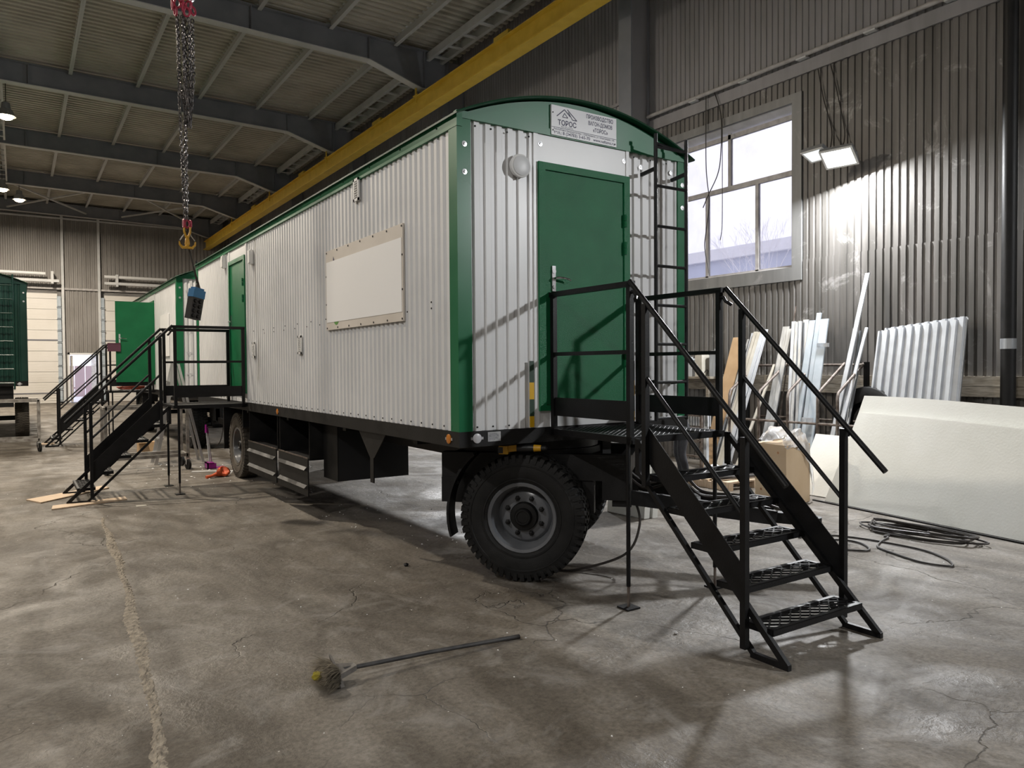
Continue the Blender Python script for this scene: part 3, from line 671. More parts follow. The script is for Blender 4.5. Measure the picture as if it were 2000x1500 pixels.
def vent(root, c, n, w=0.14, h=0.2):
    F = frame(c, n); mb = MB(); mb.box(-w/2,w/2,-h/2,h/2,0,0.008)
    mb.box(-w/2,-w/2+.03,-h/2,h/2,0.008,0.018); mb.box(w/2-.03,w/2,-h/2,h/2,0.008,0.018); mb.box(-w/2,w/2,-h/2,-h/2+.025,0.008,0.018); mb.box(-w/2,w/2,h/2-.025,h/2,0.008,0.018); mb.xf(F); v = mb.build('vent', M_plastic, root)
    k = 7
    for i in range(k):
        y = -h/2+.03+(h-.06)*(i+.5)/k; mb = MB(); mb.hexa([F @ Vector(q) for q in ((-w/2+.03,y-.008,.006),(w/2-.03,y-.008,.006),(w/2-.03,y-.006,.022),(-w/2+.03,y-.006,.022),(-w/2+.03,y+.002,.006),(w/2-.03,y+.002,.006),(w/2-.03,y-.002,.022),(-w/2+.03,y-.002,.022))]); mb.build('slat', M_plastic, v)
    return v
def round_lamp(root, c, n):
    F = frame(c, n); mb = MB(); mb.lathe([(0.09,0),(0.094,0.02),(0.092,0.032),(0.08,0.037)], F, 32); o = mb.build('lamp_base', M_plastic, root, True)
    mb = MB(); mb.lathe([(0.078,0.036),(0.078,0.041),(0.06,0.046),(0.03,0.049),(0.0,0.05)], F, 32); mb.build('lamp_cover', M_opal, o, True)
def disc_reflector(root, c, n, mat):
    F = frame(c, n); mb = MB(); mb.lathe([(0.038,0),(0.038,0.006),(0.032,0.009),(0.0,0.009)], F, 24); o = mb.build('reflector', mat, root, True)
    mb = MB(); mb.xf(F)
    for s in (-1, 1): mb = MB(); mb.box(s*0.036,s*0.056,-0.01,0.01,0,0.004); mb.xf(F); mb.build('reflector_tab', M_zinc, o)

def wagon(name, loc, L, door_y, detail, sheet=M_white, green=M_green, gable=M_gable, W=W, dz=0.0, end_ladder=True):
    root = empty(name, loc)
    Z = lambda z: z+dz
    # --- side wall (x = 0), end wall (y = 0) and the far sides
    dy0, dy1 = door_y-0.50, door_y+0.50
    def side(a, c, z0, z1):
        mb = MB(); corrug(mb, a, c, z0, z1, 0.1, 0.018, lambda u, d, z: (0.0185-d, u, z), (0.44,0.13)); mb.build('side_sheet', sheet, root)
    side(0.11, dy0-0.03, Z(ZB), Z(ZS)); side(dy1+0.03, L-0.11, Z(ZB), Z(ZS))
    mb = MB(); mb.box(-0.012, 0.0, dy0-0.05, dy0+0.01, Z(ZB), Z(ZS)); mb.box(-0.012, 0.0, dy1-0.01, dy1+0.05, Z(ZB), Z(ZS)); mb.box(-0.004, 0.003, dy0, dy1, Z(ZB), Z(1.44)); mb.box(-0.004, 0.003, dy0, dy1, Z(3.42), Z(ZS)); mb.build('side_door_casing', sheet, root)
    mb = MB(); mb.box(0.03, W-0.03, 0.03, L-0.03, Z(ZB), Z(ZS)); mb.build('body_core', sheet, root)
    mb = MB(); corrug(mb, 0.11, L-0.11, Z(ZB), Z(ZS), 0.1, 0.011, lambda u, d, z: (W-0.0115+d, u, z), (0.42,0.10)); mb.build('side_sheet', sheet, root)
    mb = MB(); corrug(mb, 0.11, W-0.11, Z(ZB), Z(ZT), 0.1035, 0.011, lambda u, d, z: (u, L-0.0115+d, z), (0.42,0.10)); mb.build('end_sheet', sheet, root)
    off = 0.075
    def end(a, c):
        mb = MB(); corrug(mb, a, c, Z(ZB), Z(ZT), 0.1035, 0.018, lambda u, d, z: (u, 0.0185-d, z), (0.46,0.12)); mb.build('end_sheet', sheet, root)
    if detail == 'full':
        end(0.105, 0.745); end(1.70, W-0.11)
        mb = MB(); mb.box(0.70, 0.745, -0.012, 0.0, Z(ZB), Z(ZT)); mb.box(1.70, 1.735, -0.012, 0.0, Z(ZB), Z(ZT)); mb.build('end_door_casing', sheet, root)
        mb = MB(); mb.box(0.745, 1.70, -0.004, 0.002, Z(3.43), Z(ZT)); mb.build('panel_over_door', sheet, root)
        mb = MB(); mb.box(0.745, 1.70, -0.004, 0.002, Z(ZB), Z(1.41)); mb.build('panel_under_door', sheet, root)
    else: end(0.105, W-0.11)
    # --- green corner posts (angle sheet)
    for cx, cy, sx, sy in ((0,0,1,1),(W,0,-1,1),(0,L,1,-1),(W,L,-1,-1)):
        mb = MB(); t = 0.014
        mb.prism([(cx-sx*t,cy-sy*t,Z(ZB)),(cx+sx*0.11,cy-sy*t,Z(ZB)),(cx+sx*0.11,cy,Z(ZB)),(cx,cy,Z(ZB)),(cx,cy+sy*0.116,Z(ZB)),(cx-sx*t,cy+sy*0.116,Z(ZB))], (0,0,ZT-ZB)); mb.build('corner_post', green, root)
    # --- trims under the roof
    for x0, x1 in ((-0.018, 0.03), (W-0.03, W+0.018)):
        mb = MB(); mb.box(x0, x1, -0.022, L+0.022, Z(ZS-0.012), Z(ZR+0.012)); mb.build('side_trim', green, root)
    for y0, y1 in ((-0.020, 0.03), (L-0.03, L+0.020)):
        mb = MB(); mb.box(-0.016, W+0.016, y0, y1, Z(ZT), Z(3.722)); mb.build('end_trim', gable, root)
    # --- curved gables
    n = 28
    for y0, y1 in ((-0.010, 0.012), (L-0.012, L+0.010)):
        poly = [(0.0, y0, Z(3.70))] + [(W*i/n, y0, Z(arch(W*i/n)-0.012) if 1 else 0) for i in range(n+1)] + [(W, y0, Z(3.70))]
        mb = MB(); mb.prism(poly, (0, y1-y0, 0)); mb.build('gable', gable, root)
    # --- roof shell with a small overhang
    mb = MB(); o0, o1 = -0.075, L+0.075; t = 0.016
    xs = [-0.045+(W+0.09)*i/36 for i in range(37)]; az = lambda x: Z(ZR+0.28*(1-((x-W/2)/(W/2))**2))
    for y in (o0, o1):
        for x in xs: mb.v.append((x, y, az(x)+t))
        for x in xs: mb.v.append((x, y, az(x)))
    m = len(xs)
    for i in range(m-1):
        mb.f += [(i, i+1, 2*m+i+1, 2*m+i), (m+i, 3*m+i, 3*m+i+1, m+i+1), (i, m+i, m+i+1, i+1), (2*m+i, 2*m+i+1, 3*m+i+1, 3*m+i)]
    mb.f += [(0, 2*m, 3*m, m), (m-1, 2*m-1, 4*m-1, 3*m-1)]
    mb.build('roof', M_roof, root, True)
    mb = MB(); mb.tube([(x, o0, az(x)+t/2) for x in xs], 0.008, 6); mb.build('roof_edge', M_roof, root, True)
    # --- chassis
    mb = MB(); mb.box(-0.012, 0.06, -0.012, L+0.012, Z(1.148), Z(ZB)); mb.box(W-0.06, W+0.012, -0.012, L+0.012, Z(1.148), Z(ZB)); mb.box(0.06, W-0.06, -0.012, 0.06, Z(1.148), Z(ZB)); mb.box(0.06, W-0.06, L-0.06, L+0.012, Z(1.148), Z(ZB)); mb.build('chassis_frame', M_chassis, root)
    mb = MB(); mb.box(0.06, W-0.06, 0.06, L-0.06, Z(1.235), Z(1.265)); mb.build('floor_pan', M_chassis, root)
    for x in (0.72, W-0.72): mb = MB(); mb.box(x-0.05, x+0.05, 0.3, L-0.1, Z(0.92), Z(1.235)); mb.build('chassis_rail', M_chassis, root)
    # --- rear axle and wheels
    ya = L-2.35 if detail != 'dark' else 1.2
    mb = MB(); mb.tube([(0.25, ya, 0.525), (W-0.25, ya, 0.525)], 0.06, 12); mb.box(0.7, 0.8, ya-0.55, ya+0.55, 0.6, 0.66); mb.box(W-0.8, W-0.7, ya-0.55, ya+0.55, 0.6, 0.66)
    for x in (0.75, W-0.75):
        for s in (-0.5, 0.5): mb.box(x-0.04, x+0.04, ya+s-0.04, ya+s+0.04, 0.6, 1.0)
    mb.build('rear_axle', M_chassis, root, True)
    wheel(root, (0.26, ya, 0.527), (-1,0,0), T_dust if detail == 'full' else T_black, 0.2); wheel(root, (W-(0.13 if detail == 'dark' else 0.26), ya, 0.527), (1,0,0), T_dust if detail == 'dark' else T_black)
    for s in (-1, 1):
        mb = MB(); yy = ya+s*0.64; mb.box(0.06, 0.46, yy-0.012, yy+0.012, 0.42 if s > 0 else 0.86, Z(1.148)); mb.build('mud_flap', M_blackplastic, root)
    # washers on the corners
    for z in (3.475, 3.263): washer(root, (0.052, -0.014, Z(z)), (0,-1,0)); washer(root, (W-0.052, -0.014, Z(z-0.02)), (0,-1,0))
    return root

def bogie(root, piv, ang, visible_tools=True):
    """front turntable bogie, turned by ang about the pivot; built in a turned frame"""
    R = Matrix.Translation((piv[0], piv[1], 0)) @ Matrix.Rotation(ang, 4, 'Z')
    def part(nm, mb, mat=M_chassis, sm=False): mb.xf(R); return mb.build(nm, mat, root, sm)
    mb = MB(); mb.lathe([(0.46,1.06),(0.52,1.06),(0.52,1.14),(0.46,1.14)], Matrix.Identity(4), 36); mb.lathe([(0.40,1.0),(0.54,1.0),(0.54,1.055),(0.40,1.055)], Matrix.Identity(4), 36); part('turntable', mb, sm=True)
    mb = MB()
    for x in (-0.46, 0.46): mb.box(x-0.06, x+0.06, -0.86, 0.80, 0.80, 1.02); mb.box(x-0.07, x+0.07, 0.52, 0.80, 0.58, 0.80); mb.box(x-0.06, x+0.06, -0.86, -0.62, 0.64, 0.80)
    for y in (-0.80, 0.0, 0.74): mb.box(-0.42, 0.42, y-0.05, y+0.05, 0.85, 0.99)
    part('bogie_frame', mb)
    mb = MB(); mb.tube([(-0.7,0,0.525),(0.7,0,0.525)], 0.065, 12)
    for x in (-0.46, 0.46):
        for k in range(4): mb.box(x-0.04, x+0.04, -0.5+0.08*k, 0.5-0.08*k, 0.60+0.018*k, 0.616+0.018*k)
        for s in (-0.5, 0.5): mb.box(x-0.045, x+0.045, s-0.05, s+0.05, 0.52, 0.85)
    part('front_axle', mb, sm=True)
    # drawbar
    mb = MB()
    for s in (-1, 1):
        mb.box(s*0.42-0.06, s*0.42+0.06, -0.86, -0.70, 0.58, 0.90)
        mb.bar((s*0.42,-0.80,0.66),(s*0.07,-2.05,0.46),0.07,0.12)
    mb.bar((-0.25,-1.4,0.565),(0.25,-1.4,0.565),0.06,0.08); mb.bar((0,-2.0,0.46),(0,-2.3,0.44),0.10,0.09)
    mb.lathe([(0.045,-0.025),(0.075,-0.025),(0.075,0.025),(0.045,0.025),(0.045,-0.025)], Matrix.Translation((0,-2.36,0.44)), 20)
    part('drawbar', mb, sm=True)
    for s in (-1, 1):
        mb = MB(); mb.lathe([(0.0,-0.07),(0.045,-0.07),(0.045,0.07),(0.0,0.07)], Matrix.Translation((s*0.42,-0.80,0.66)) @ Matrix.Rotation(PI/2,4,'Y'), 16); part('drawbar_pin', mb, M_black, True)
    # air hoses
    for k, x in enumerate((-0.12, 0.1)):
        mb = MB(); pts = [(x,-0.7,0.9),(x*1.5,-0.95,0.70),(x*2,-1.25,0.78),(x,-1.45,0.64),(x*0.5,-1.8,0.62),(x,-2.1,0.54)]
        mb.tube(spline(pts), 0.014, 6); part('air_hose', mb, M_cable, True)
    mb = MB(); mb.tube(spline([(-0.30,-0.74,0.72),(-0.33,-0.88,0.60),(-0.36,-0.92,0.40),(-0.40,-0.80,0.16),(-0.45,-0.40,0.02),(-0.47,-0.2,0.013)]), 0.011, 6); part('air_hose', mb, M_cable, True)
    # mudguards behind the wheels
    for s in (-1, 1):
        mb = MB(); pts = []
        for k in range(13):
            a = math.radians(48+k*11.2) if 0 else math.radians(50-k*5.6); r = 0.655
            pts.append((r*math.cos(a), r*math.sin(a)+0.525))
        x0, x1 = s*0.60, s*0.78
        base = len(mb.v)
        for (y, z) in pts:
            for x in (x0, x1):
                mb.v.append((x, y, z)); 
        for k in range(12): mb.f.append((2*k, 2*k+1, 2*k+3, 2*k+2))
        base = len(mb.v)
        for (y, z) in pts:
            y2, z2 = y*1.03, 0.525+(z-0.525)*1.03
            for x in (x0, x1): mb.v.append((x, y2, z2))
        for k in range(12): mb.f.append((base+2*k, base+2*k+2, base+2*k+3, base+2*k+1))
        for k in range(12): mb.f += [(2*k, 2*k+2, base+2*k+2, base+2*k), (2*k+1, base+2*k+1, base+2*k+3, 2*k+3)]
        mb.f += [(0, base, base+1, 1), (24, 25, base+25, base+24)]
        part('mudguard', mb, M_chassis, True)
        mb = MB(); mb.bar((s*0.45,0.62,0.86),(s*0.7,0.60,0.78),0.03,0.03); part('mudguard_bracket', mb)
    for s in (-1, 1):
        n = (R.to_3x3() @ Vector((s,0,0))); c = R @ Vector((s*0.72,0,0.527)); wheel(root, c, n, T_black, 0.15)

# ---------------------------------------------------------------- wagon 1
wag = wagon('trailer_wagon', (0,0,0), 9.9, 6.82, 'full')
tag(wag, 'long white wagon house on wheels with green trim, nearest in the hall', 'wagon')
bogie(wag, (1.225, 0.63), math.radians(43))
door_set(wag, (1.232, -0.004, 1.405), (0,-1,0), 1, -1)
door_set(wag, (-0.004, 6.82, 1.40), (-1,0,0), 1, -1)
round_lamp(wag, (0.555, -0.012, 3.372), (0,-1,0))
for x, z in ((0.77,3.589),(1.681,3.579)): washer(wag, (x,-0.006,z), (0,-1,0))
for y, z in ((5.95,3.36),(7.62,3.49)): 
    mb = MB(); mb.box(-0.05,0.0,y-0.055,y+0.055,z-0.11,z+0.09); mb.box(-0.062,-0.05,y-0.045,y+0.045,z-0.095,z+0.08); mb.build('wall_lamp', M_plastic, wag)
for y, z in ((1.99,3.515),(3.82,2.045),(5.9,2.03)): vent(wag, (-0.008,y,z), (-1,0,0), 0.14, 0.22)
# screws along the sheets (tiny)
mb = MB(); rnd = random.Random(5)
def screw(c, n): mb.lathe([(0.008,0),(0.008,0.004),(0.0,0.006)], frame(c, n), 6)
for k in range(48): screw((-0.001, 0.25+0.2*k, 1.30+0.004*rnd.random()), (-1,0,0))
for k in range(12): screw((-0.001, 0.45+0.45*k, 2.25), (-1,0,0)); screw((-0.001, 0.45+0.5*k, 2.30), (-1,0,0))
for k in range(14): screw((-0.019, 0.3+0.68*k, 3.66), (-1,0,0))
for x in (0.156,0.66,0.3,0.45,1.8,2.0,2.2): screw((x,-0.001,1.30), (0,-1,0)); screw((x,-0.001,3.63), (0,-1,0))
o = mb.build('sheet_screws', M_chassis, wag); o['kind'] = 'stuff'
# cream board on the side wall; added white patch blanks out its print
bd = MB().box(-0.022, -0.004, 0.94, 2.875, 2.175, 3.02).build('notice_board', M_cream, wag)
MB().box(-0.025, -0.022, 0.965, 2.855, 2.255, 2.90).build('blanking_patch', M_blankwhite, bd)
mb = MB(); mb.prism([(-0.0225,2.655,2.90),(-0.0225,2.61,2.90),(-0.0225,2.645,2.945)], (-0.001,0,0)); mb.build('printed_tip', M_ink, bd)
mb = MB(); mb.lathe([(0.085,0),(0.085,0.0012),(0.0,0.0012)], frame((-0.0222,2.575,2.305),(-1,0,0)), 24); mb.build('printed_disc', M_leaf, bd)
mb = MB()
for y in [0.96+0.315*k for k in range(7)]:
    for z in (2.195, 3.0): mb.lathe([(0.010,0),(0.010,0.004),(0.0,0.005)], frame((-0.022,min(y,2.86),z),(-1,0,0)), 6)
for z in (2.45, 2.75):
    for y in (0.952, 2.864): mb.lathe([(0.010,0),(0.010,0.004),(0.0,0.005)], frame((-0.022,y,z),(-1,0,0)), 6)
o = mb.build('board_screws', M_chassis, bd); o['kind'] = 'stuff'
# maker's sign on the gable
sg = MB().box(0.870, 1.573, -0.028, -0.010, 3.677, 3.922).build('sign_plate', noisy('sign_plate_white', (0.62,0.62,0.64),(0.70,0.70,0.72),0.35,3.0), wag)
def sign_text(txt, x, z, size, bold, align='LEFT', sx=1.0, spacing=1.0, fit=None):
    me = text_mesh(txt, size, bold, align, spacing, 1.0)
    xs = [v.co.x for v in me.vertices]; wdt = max(xs)-min(xs)
    k = (fit/wdt) if fit else sx
    for v in me.vertices: v.co.x *= k
    o = link('lettering', me, M_ink, sg); o.matrix_local = frame((x, -0.0286, z), (0,-1,0)); return o
sign_text('ТОРОС', 1.033, 3.768, 0.058, 0.0016, 'CENTER', fit=0.195)
sign_text('ВАГОН-ДОМА', 1.033, 3.749, 0.017, 0.0001, 'CENTER', fit=0.125)
sign_text('ПРОИЗВОДСТВО', 1.386, 3.872, 0.046, 0.0012, 'CENTER', fit=0.295)
sign_text('ВАГОН-ДОМОВ', 1.392, 3.820, 0.046, 0.0010, 'CENTER', fit=0.265)
sign_text('«ТОРОС»', 1.392, 3.768, 0.046, 0.0010, 'CENTER', fit=0.165)
sign_text('Республика Башкортостан г. Нефтекамск, ул. Монтажная, 14Е', 1.222, 3.722, 0.021, 0.0002, 'CENTER', fit=0.655)
sign_text('тел.: 8 (34783) 3-65-70', 0.893, 3.690, 0.036, 0.0007, fit=0.385)
sign_text('www.neftzmz.ru', 1.312, 3.690, 0.034, 0.0006, fit=0.240)
mb = MB(); mb.box(0.872,1.571,-0.0292,-0.0282,3.7405,3.744)
def stroke(pts, wd=0.008):
    for a, c in zip(pts, pts[1:]): mb.bar((a[0],-0.0287,a[1]),(c[0],-0.0287,c[1]),0.0012,wd,(0.001,0,1) if abs(a[0]-c[0]) > 1e-4 else (1,0,0))
stroke([(0.925,3.835),(1.005,3.900),(1.065,3.852)]); stroke([(1.005,3.868),(0.985,3.836),(1.04,3.836),(1.005,3.872)],0.006) ; stroke([(1.035,3.905),(1.135,3.828),(1.09,3.828),(1.045,3.885)],0.007)
mb.build('logo', M_ink, sg)
mb = MB()
for x, z in ((0.885,3.86),(0.885,3.715),(1.555,3.70)): mb.lathe([(0.006,0),(0.006,0.003),(0.0,0.004)], frame((x,-0.028,z),(0,-1,0)), 8)
mb.build('sign_rivets', M_chassis, sg)
# reflectors, data plate, hazard strips
disc_reflector(wag, (-0.013, 0.149, 1.207), (-1,0,0), M_amber); disc_reflector(wag, (-0.013, 4.79, 1.205), (-1,0,0), M_amber); disc_reflector(wag, (0.146, -0.013, 1.214), (0,-1,0), M_refl)
pl = MB().box(0.244,0.362,-0.016,-0.012,1.183,1.258).build('data_plate', M_zinc, wag)
mb = MB()
for k in range(6): mb.box(0.256,0.25+0.1*(0.6+0.4*((k*37)%10)/10),-0.0166,-0.016,1.195+0.009*k,1.199+0.009*k)
mb.build('plate_print', M_gateline, pl)
for x in (0.667, 1.768):
    for k, (z0, z1) in enumerate(((1.275,1.365),(1.365,1.503),(1.503,1.640),(1.640,1.815))):
        MB().box(x-0.022,x+0.022,-0.016,-0.012,z0,z1).build('hazard_band', M_hazy if k % 2 == 0 else M_hazb, wag)
# roof ladders on both ends
def ladder(root, x0, x1, y, ytop, z0, z1, zs, name='ladder'):
    s = 1 if y < 0 else -1
    ld = MB().tube([(x0,y,z0),(x0,y,z1)], 0.017, 8).build('ladder', M_black, root, True)
    MB().tube([(x1,y,z0),(x1,y,z1)], 0.017, 8).build('stile', M_black, ld, True)
    for z in zs: MB().tube([(x0,y,z),(x1,y,z)], 0.014, 8).build('rung', M_black, ld, True)
    for z in (z0+0.35, 3.50):
        for x in (x0, x1): MB().bar((x,y,z),(x,ytop,z-0.02),0.022,0.03).build('bracket', M_black, ld)
    for x in (x0, x1): washer(root, (x, ytop, 3.55 if ytop < 1 else 3.55), (0, -s if False else (-1 if y < 0 else 1), 0))
    return ld
ladder(wag, 1.875, 2.252, -0.2, -0.014, 1.28, 3.80, (1.30,1.622,1.96,2.303,2.649,2.998,3.35,3.69))
ladder(wag, 0.03, 0.40, 10.1, 9.914, 1.2, 3.80, (1.30,1.622,1.96,2.303,2.649,2.998,3.35,3.69))
mb = MB(); mb.tube([(1.875,-0.2,3.72),(2.06,-0.2,3.70),(2.252,-0.2,3.69)], 0.014, 8); mb.build('ladder_hook', M_black, wag, True)
# under-floor boxes, V bracket and hanging plate
def tool_box(y0, y1):
    b = MB(); b.box(0.55,0.57,y0,y1,0.68,1.148); b.box(0.02,0.55,y0,y0+0.012,0.68,1.148); b.box(0.02,0.55,y1-0.012,y1,0.68,1.148); b.box(0.02,0.55,y0,y1,0.68,0.692)
    b = b.build('under_box', M_chassis, wag)
    d = MB().box(0.0,0.014,y0+0.01,y1-0.01,0.255,0.70).build('drop_panel', M_chassis, b)
    for z in (0.60, 0.385):
        mb = MB(); mb.prism([(0.0,y0+0.05,z),(-0.035,y0+0.05,z-0.035),(0.0,y0+0.05,z-0.05)], (0,y1-y0-0.1,0)); mb.build('panel_rib', noisy('worn_rib', (0.02,0.019,0.018),(0.05,0.047,0.044),0.5,8.0) if 'worn_rib' not in MATS else MATS['worn_rib'], b)
    MB().box(-0.004,0.006,y0+0.01,y1-0.01,0.70,0.715).build('panel_lip', M_rust, b)
tool_box(3.63, 4.82); tool_box(4.92, 6.36)
bx = MB().box(0.18,0.195,3.14,3.60,0.48,1.10).build('battery_box', M_chassis, wag)
MB().box(0.195,1.06,3.14,3.60,0.48,1.12).build('box_body', M_blackplastic, bx)
MB().box(2.0,2.4,1.5,2.6,0.72,1.148).build('spare_wheel_box', M_blackplastic, wag)
mb = MB(); mb.prism([(0.012,1.42,1.148),(0.012,2.08,1.148),(0.012,1.80,0.90),(0.012,1.70,0.90)], (0.01,0,0)); mb.box(0.01,0.022,1.71,1.79,0.66,0.9); mb.build('jack_bracket', M_chassis, wag)
mb = MB()
for y in (0.9, 2.6, 4.6, 6.6, 8.8): mb.box(0.06,W-0.06,y-0.04,y+0.04,1.10,1.235)
mb.build('cross_member', M_chassis, wag)

# ---------------------------------------------------------------- wagon 2 (behind) and the dark wagon
wag2 = wagon('trailer_wagon', (0.0,12.0,0), 9.0, 3.55, 'plain')
tag(wag2, 'white and green wagon house parked behind the first, its green door open', 'wagon')
bogie(wag2, (1.225, 0.9), 0.0)
door_set(wag2, (-0.004, 3.55, 1.40), (-1,0,0), 1, -1, open_leaf=True)
lf = MB().box(-0.86, -0.005, 3.03, 3.075, 1.46, 3.38).build('open_door', M_door, wag2)
MB().box(-0.862, -0.84, 3.02, 3.03, 1.46, 3.38).build('door_edge', M_green, lf)
lever_handle(lf, (-0.78, 3.03, 2.50), (0,-1,0), 1)
bd2 = MB().box(-0.022,-0.004,1.0,2.1,2.05,3.0).build('notice_board', M_blankwhite, wag2)
mb = MB(); mb.prism([(-0.023,1.5,2.35),(-0.023,1.7,2.2),(-0.023,1.62,2.6)], (-0.001,0,0)); mb.prism([(-0.023,1.42,2.12),(-0.023,1.72,2.12),(-0.023,1.6,2.3)], (-0.001,0,0)); mb.build('printed_leaf', M_leaf, bd2)
for z in (3.40, 2.55, 2.1, 1.65):          # faint film print across the new end sheets
    mb = MB()
    for k in range(9): mb.box(0.16+0.24*k, 0.28+0.24*k, -0.0135, -0.0125, z, z+0.02)
    mb.build('film_print', M_refl, wag2)
wag3 = wagon('trailer_wagon', (-5.06,17.2,0), 9.0, 5.0, 'dark', M_darkgreen, M_darkgreen, M_darkgreen, dz=0.22)
tag(wag3, 'dark green corrugated wagon on wheels cut off by the left edge', 'wagon')
for z in (): pass
ld = MB().tube([(2.18,-0.2,1.3),(2.18,-0.2,4.1)], 0.02, 8).build('ladder', M_darkgreen, wag3, True)
MB().tube([(1.76,-0.2,1.3),(1.76,-0.2,4.1)], 0.02, 8).build('stile', M_darkgreen, ld, True)
for k in range(8): MB().tube([(1.76,-0.2,1.45+0.34*k),(2.18,-0.2,1.45+0.34*k)], 0.018, 8).build('rung', M_darkgreen, ld, True)
disc_reflector(wag3, (2.28,-0.02,1.42), (0,-1,0), M_refl)
mb = MB(); mb.box(0.3,W-0.3,0.1,0.3,0.85,1.37); mb.build('rear_beam', M_chassis, wag3)

# ================================================================== access stairs (hung on the wagons)
def expanded(mb, x0, x1, y0, y1, z, lw=0.11, sw=0.042, t=0.005, wd=0.006):
    """expanded-metal mesh in a horizontal rectangle: mirrored zigzag strands along x"""
    ny = max(2, round((y1-y0)/sw)); nx = max(2, round((x1-x0)/(lw/2))); dx = (x1-x0)/nx; dy = (y1-y0)/ny
    for j in range(ny):
        yc = y0+(j+0.5)*dy
        for i in range(nx):
            s0 = 1 if (i+j) % 2 == 0 else -1
            a = (x0+i*dx, yc+s0*dy*0.47); c = (x0+(i+1)*dx, yc-s0*dy*0.47)
            d = Vector((c[0]-a[0], c[1]-a[1], 0)).normalized(); n = Vector((-d.y, d.x, 0))*wd/2
            zz = z
            P = [(a[0]-n.x,a[1]-n.y,zz-t),(c[0]-n.x,c[1]-n.y,zz-t),(c[0]+n.x,c[1]+n.y,zz-t),(a[0]+n.x,a[1]+n.y,zz-t),
                 (a[0]-n.x,a[1]-n.y,zz-0.002),(c[0]-n.x,c[1]-n.y,zz-0.002),(c[0]+n.x,c[1]+n.y,zz+0.002),(a[0]+n.x,a[1]+n.y,zz+0.002)]
            mb.hexa(P)
    return mb
def stairs(loc, rz):
    t = empty('access_stairs', loc, rz); SW, PT = 0.98, 1.257
    M = M_black
    # platform
    mb = MB(); a = 0.04
    mb.box(0,a,-1.0,0.0,PT-0.05,PT); mb.box(SW-a,SW,-1.0,0.0,PT-0.05,PT); mb.box(a,SW-a,-1.0,-1.0+a,PT-0.05,PT); mb.box(a,SW-a,-a,0,PT-0.05,PT); mb.box(a,SW-a,-0.52,-0.48,PT-0.05,PT-0.01)
    mb.build('platform_frame', M, t)
    mb = expanded(MB(), a, SW-a, -1.0+a, -a, PT-0.004, 0.056, 0.0245, 0.006, 0.0085); mb.build('platform_grating', M, t)
    for x in (0.1, SW-0.1):
        mb = MB(); mb.bar((x,0.0,PT-0.03),(x,-0.06,PT-0.03),0.03,0.06); mb.build('hook', M, t)
    # guard rails on both sides
    for x in (0.02, SW-0.02):
        for y in (-0.045, -0.965): mb = MB(); mb.box(x-0.02,x+0.02,y-0.02,y+0.02,PT-0.05,2.36); mb.build('post', M, t)
        mb = MB(); mb.box(x-0.02,x+0.02,-1.0,0.0,2.34,2.38); mb.build('top_rail', M, t)
        mb = MB(); mb.box(x-0.0125,x+0.0125,-0.965,-0.045,1.855,1.885); mb.build('mid_rail', M, t)
        mb = MB(); mb.box(x-0.003,x+0.003,-0.965,-0.045,1.365,1.515); mb.build('kick_plate', M, t)
    # adjustable support legs
    for x in (0.03, SW-0.03):
        mb = MB(); mb.tube([(x,-0.93,0.16),(x,-0.93,PT-0.05)], 0.016, 10); lg = mb.build('support_leg', M, t, True)
        mb = MB(); mb.tube([(x,-0.93,0.01),(x,-0.93,0.18)], 0.011, 8); mb.build('screw_jack', M_rust, lg, True)
        mb = MB(); mb.box(x-0.06,x+0.06,-0.99,-0.87,0.0,0.012); mb.build('foot_plate', M, lg)
    # sloping flight: top joint (-1.03, 1.235), feet at -2.31
    for x in (0.02, SW-0.02):
        mb = MB(); mb.bar((x,-1.05,1.235),(x,-2.295,0.02),0.03,0.04,(0,0,1)); mb.build('stringer', M, t)
        mb = MB(); mb.bar((x,-1.05,1.02),(x,-2.06,0.02),0.03,0.03,(0,0,1)); mb.build('lower_stringer', M, t)
        mb = MB(); mb.box(x-0.015,x+0.015,-2.31,-2.04,0.0,0.035); mb.build('foot', M, t)
        mb = MB(); mb.box(x-0.015,x+0.015,-1.07,-1.03,1.0,1.25); mb.build('stringer_tie', M, t)
        xo = x-0.035 if x < 0.5 else x+0.035
        mb = MB(); mb.box(xo-0.02,xo+0.02,-1.18,-1.14,0.93,2.20); mb.build('flight_post', M, t)
        mb = MB(); mb.box(xo-0.02,xo+0.02,-2.035,-1.995,0.05,1.335); mb.build('flight_post', M, t)
        mb = MB(); mb.tube([(x,-0.985,2.30),(x,-1.01,2.30),(x+0.0,-1.03,2.27),(xo,-1.06,2.24)], 0.014, 8); mb.build('rail_bracket', M, t, True)
        mb = MB(); mb.tube([(xo,-1.0,2.375),(xo,-2.31,1.075)], 0.019, 10); mb.build('handrail', M, t, True)
        mb = MB(); mb.tube([(xo,-1.17,1.685),(xo,-2.01,0.855)], 0.015, 8); mb.build('flight_mid_rail', M, t, True)
        xk = xo+0.018 if x < 0.5 else xo-0.018
        mb = MB(); mb.prism([(xk-0.003,-1.17,1.345),(xk-0.003,-1.17,1.13),(xk-0.003,-2.01,0.30),(xk-0.003,-2.01,0.525)], (0.006,0,0)); mb.build('flight_kick_plate', M, t)
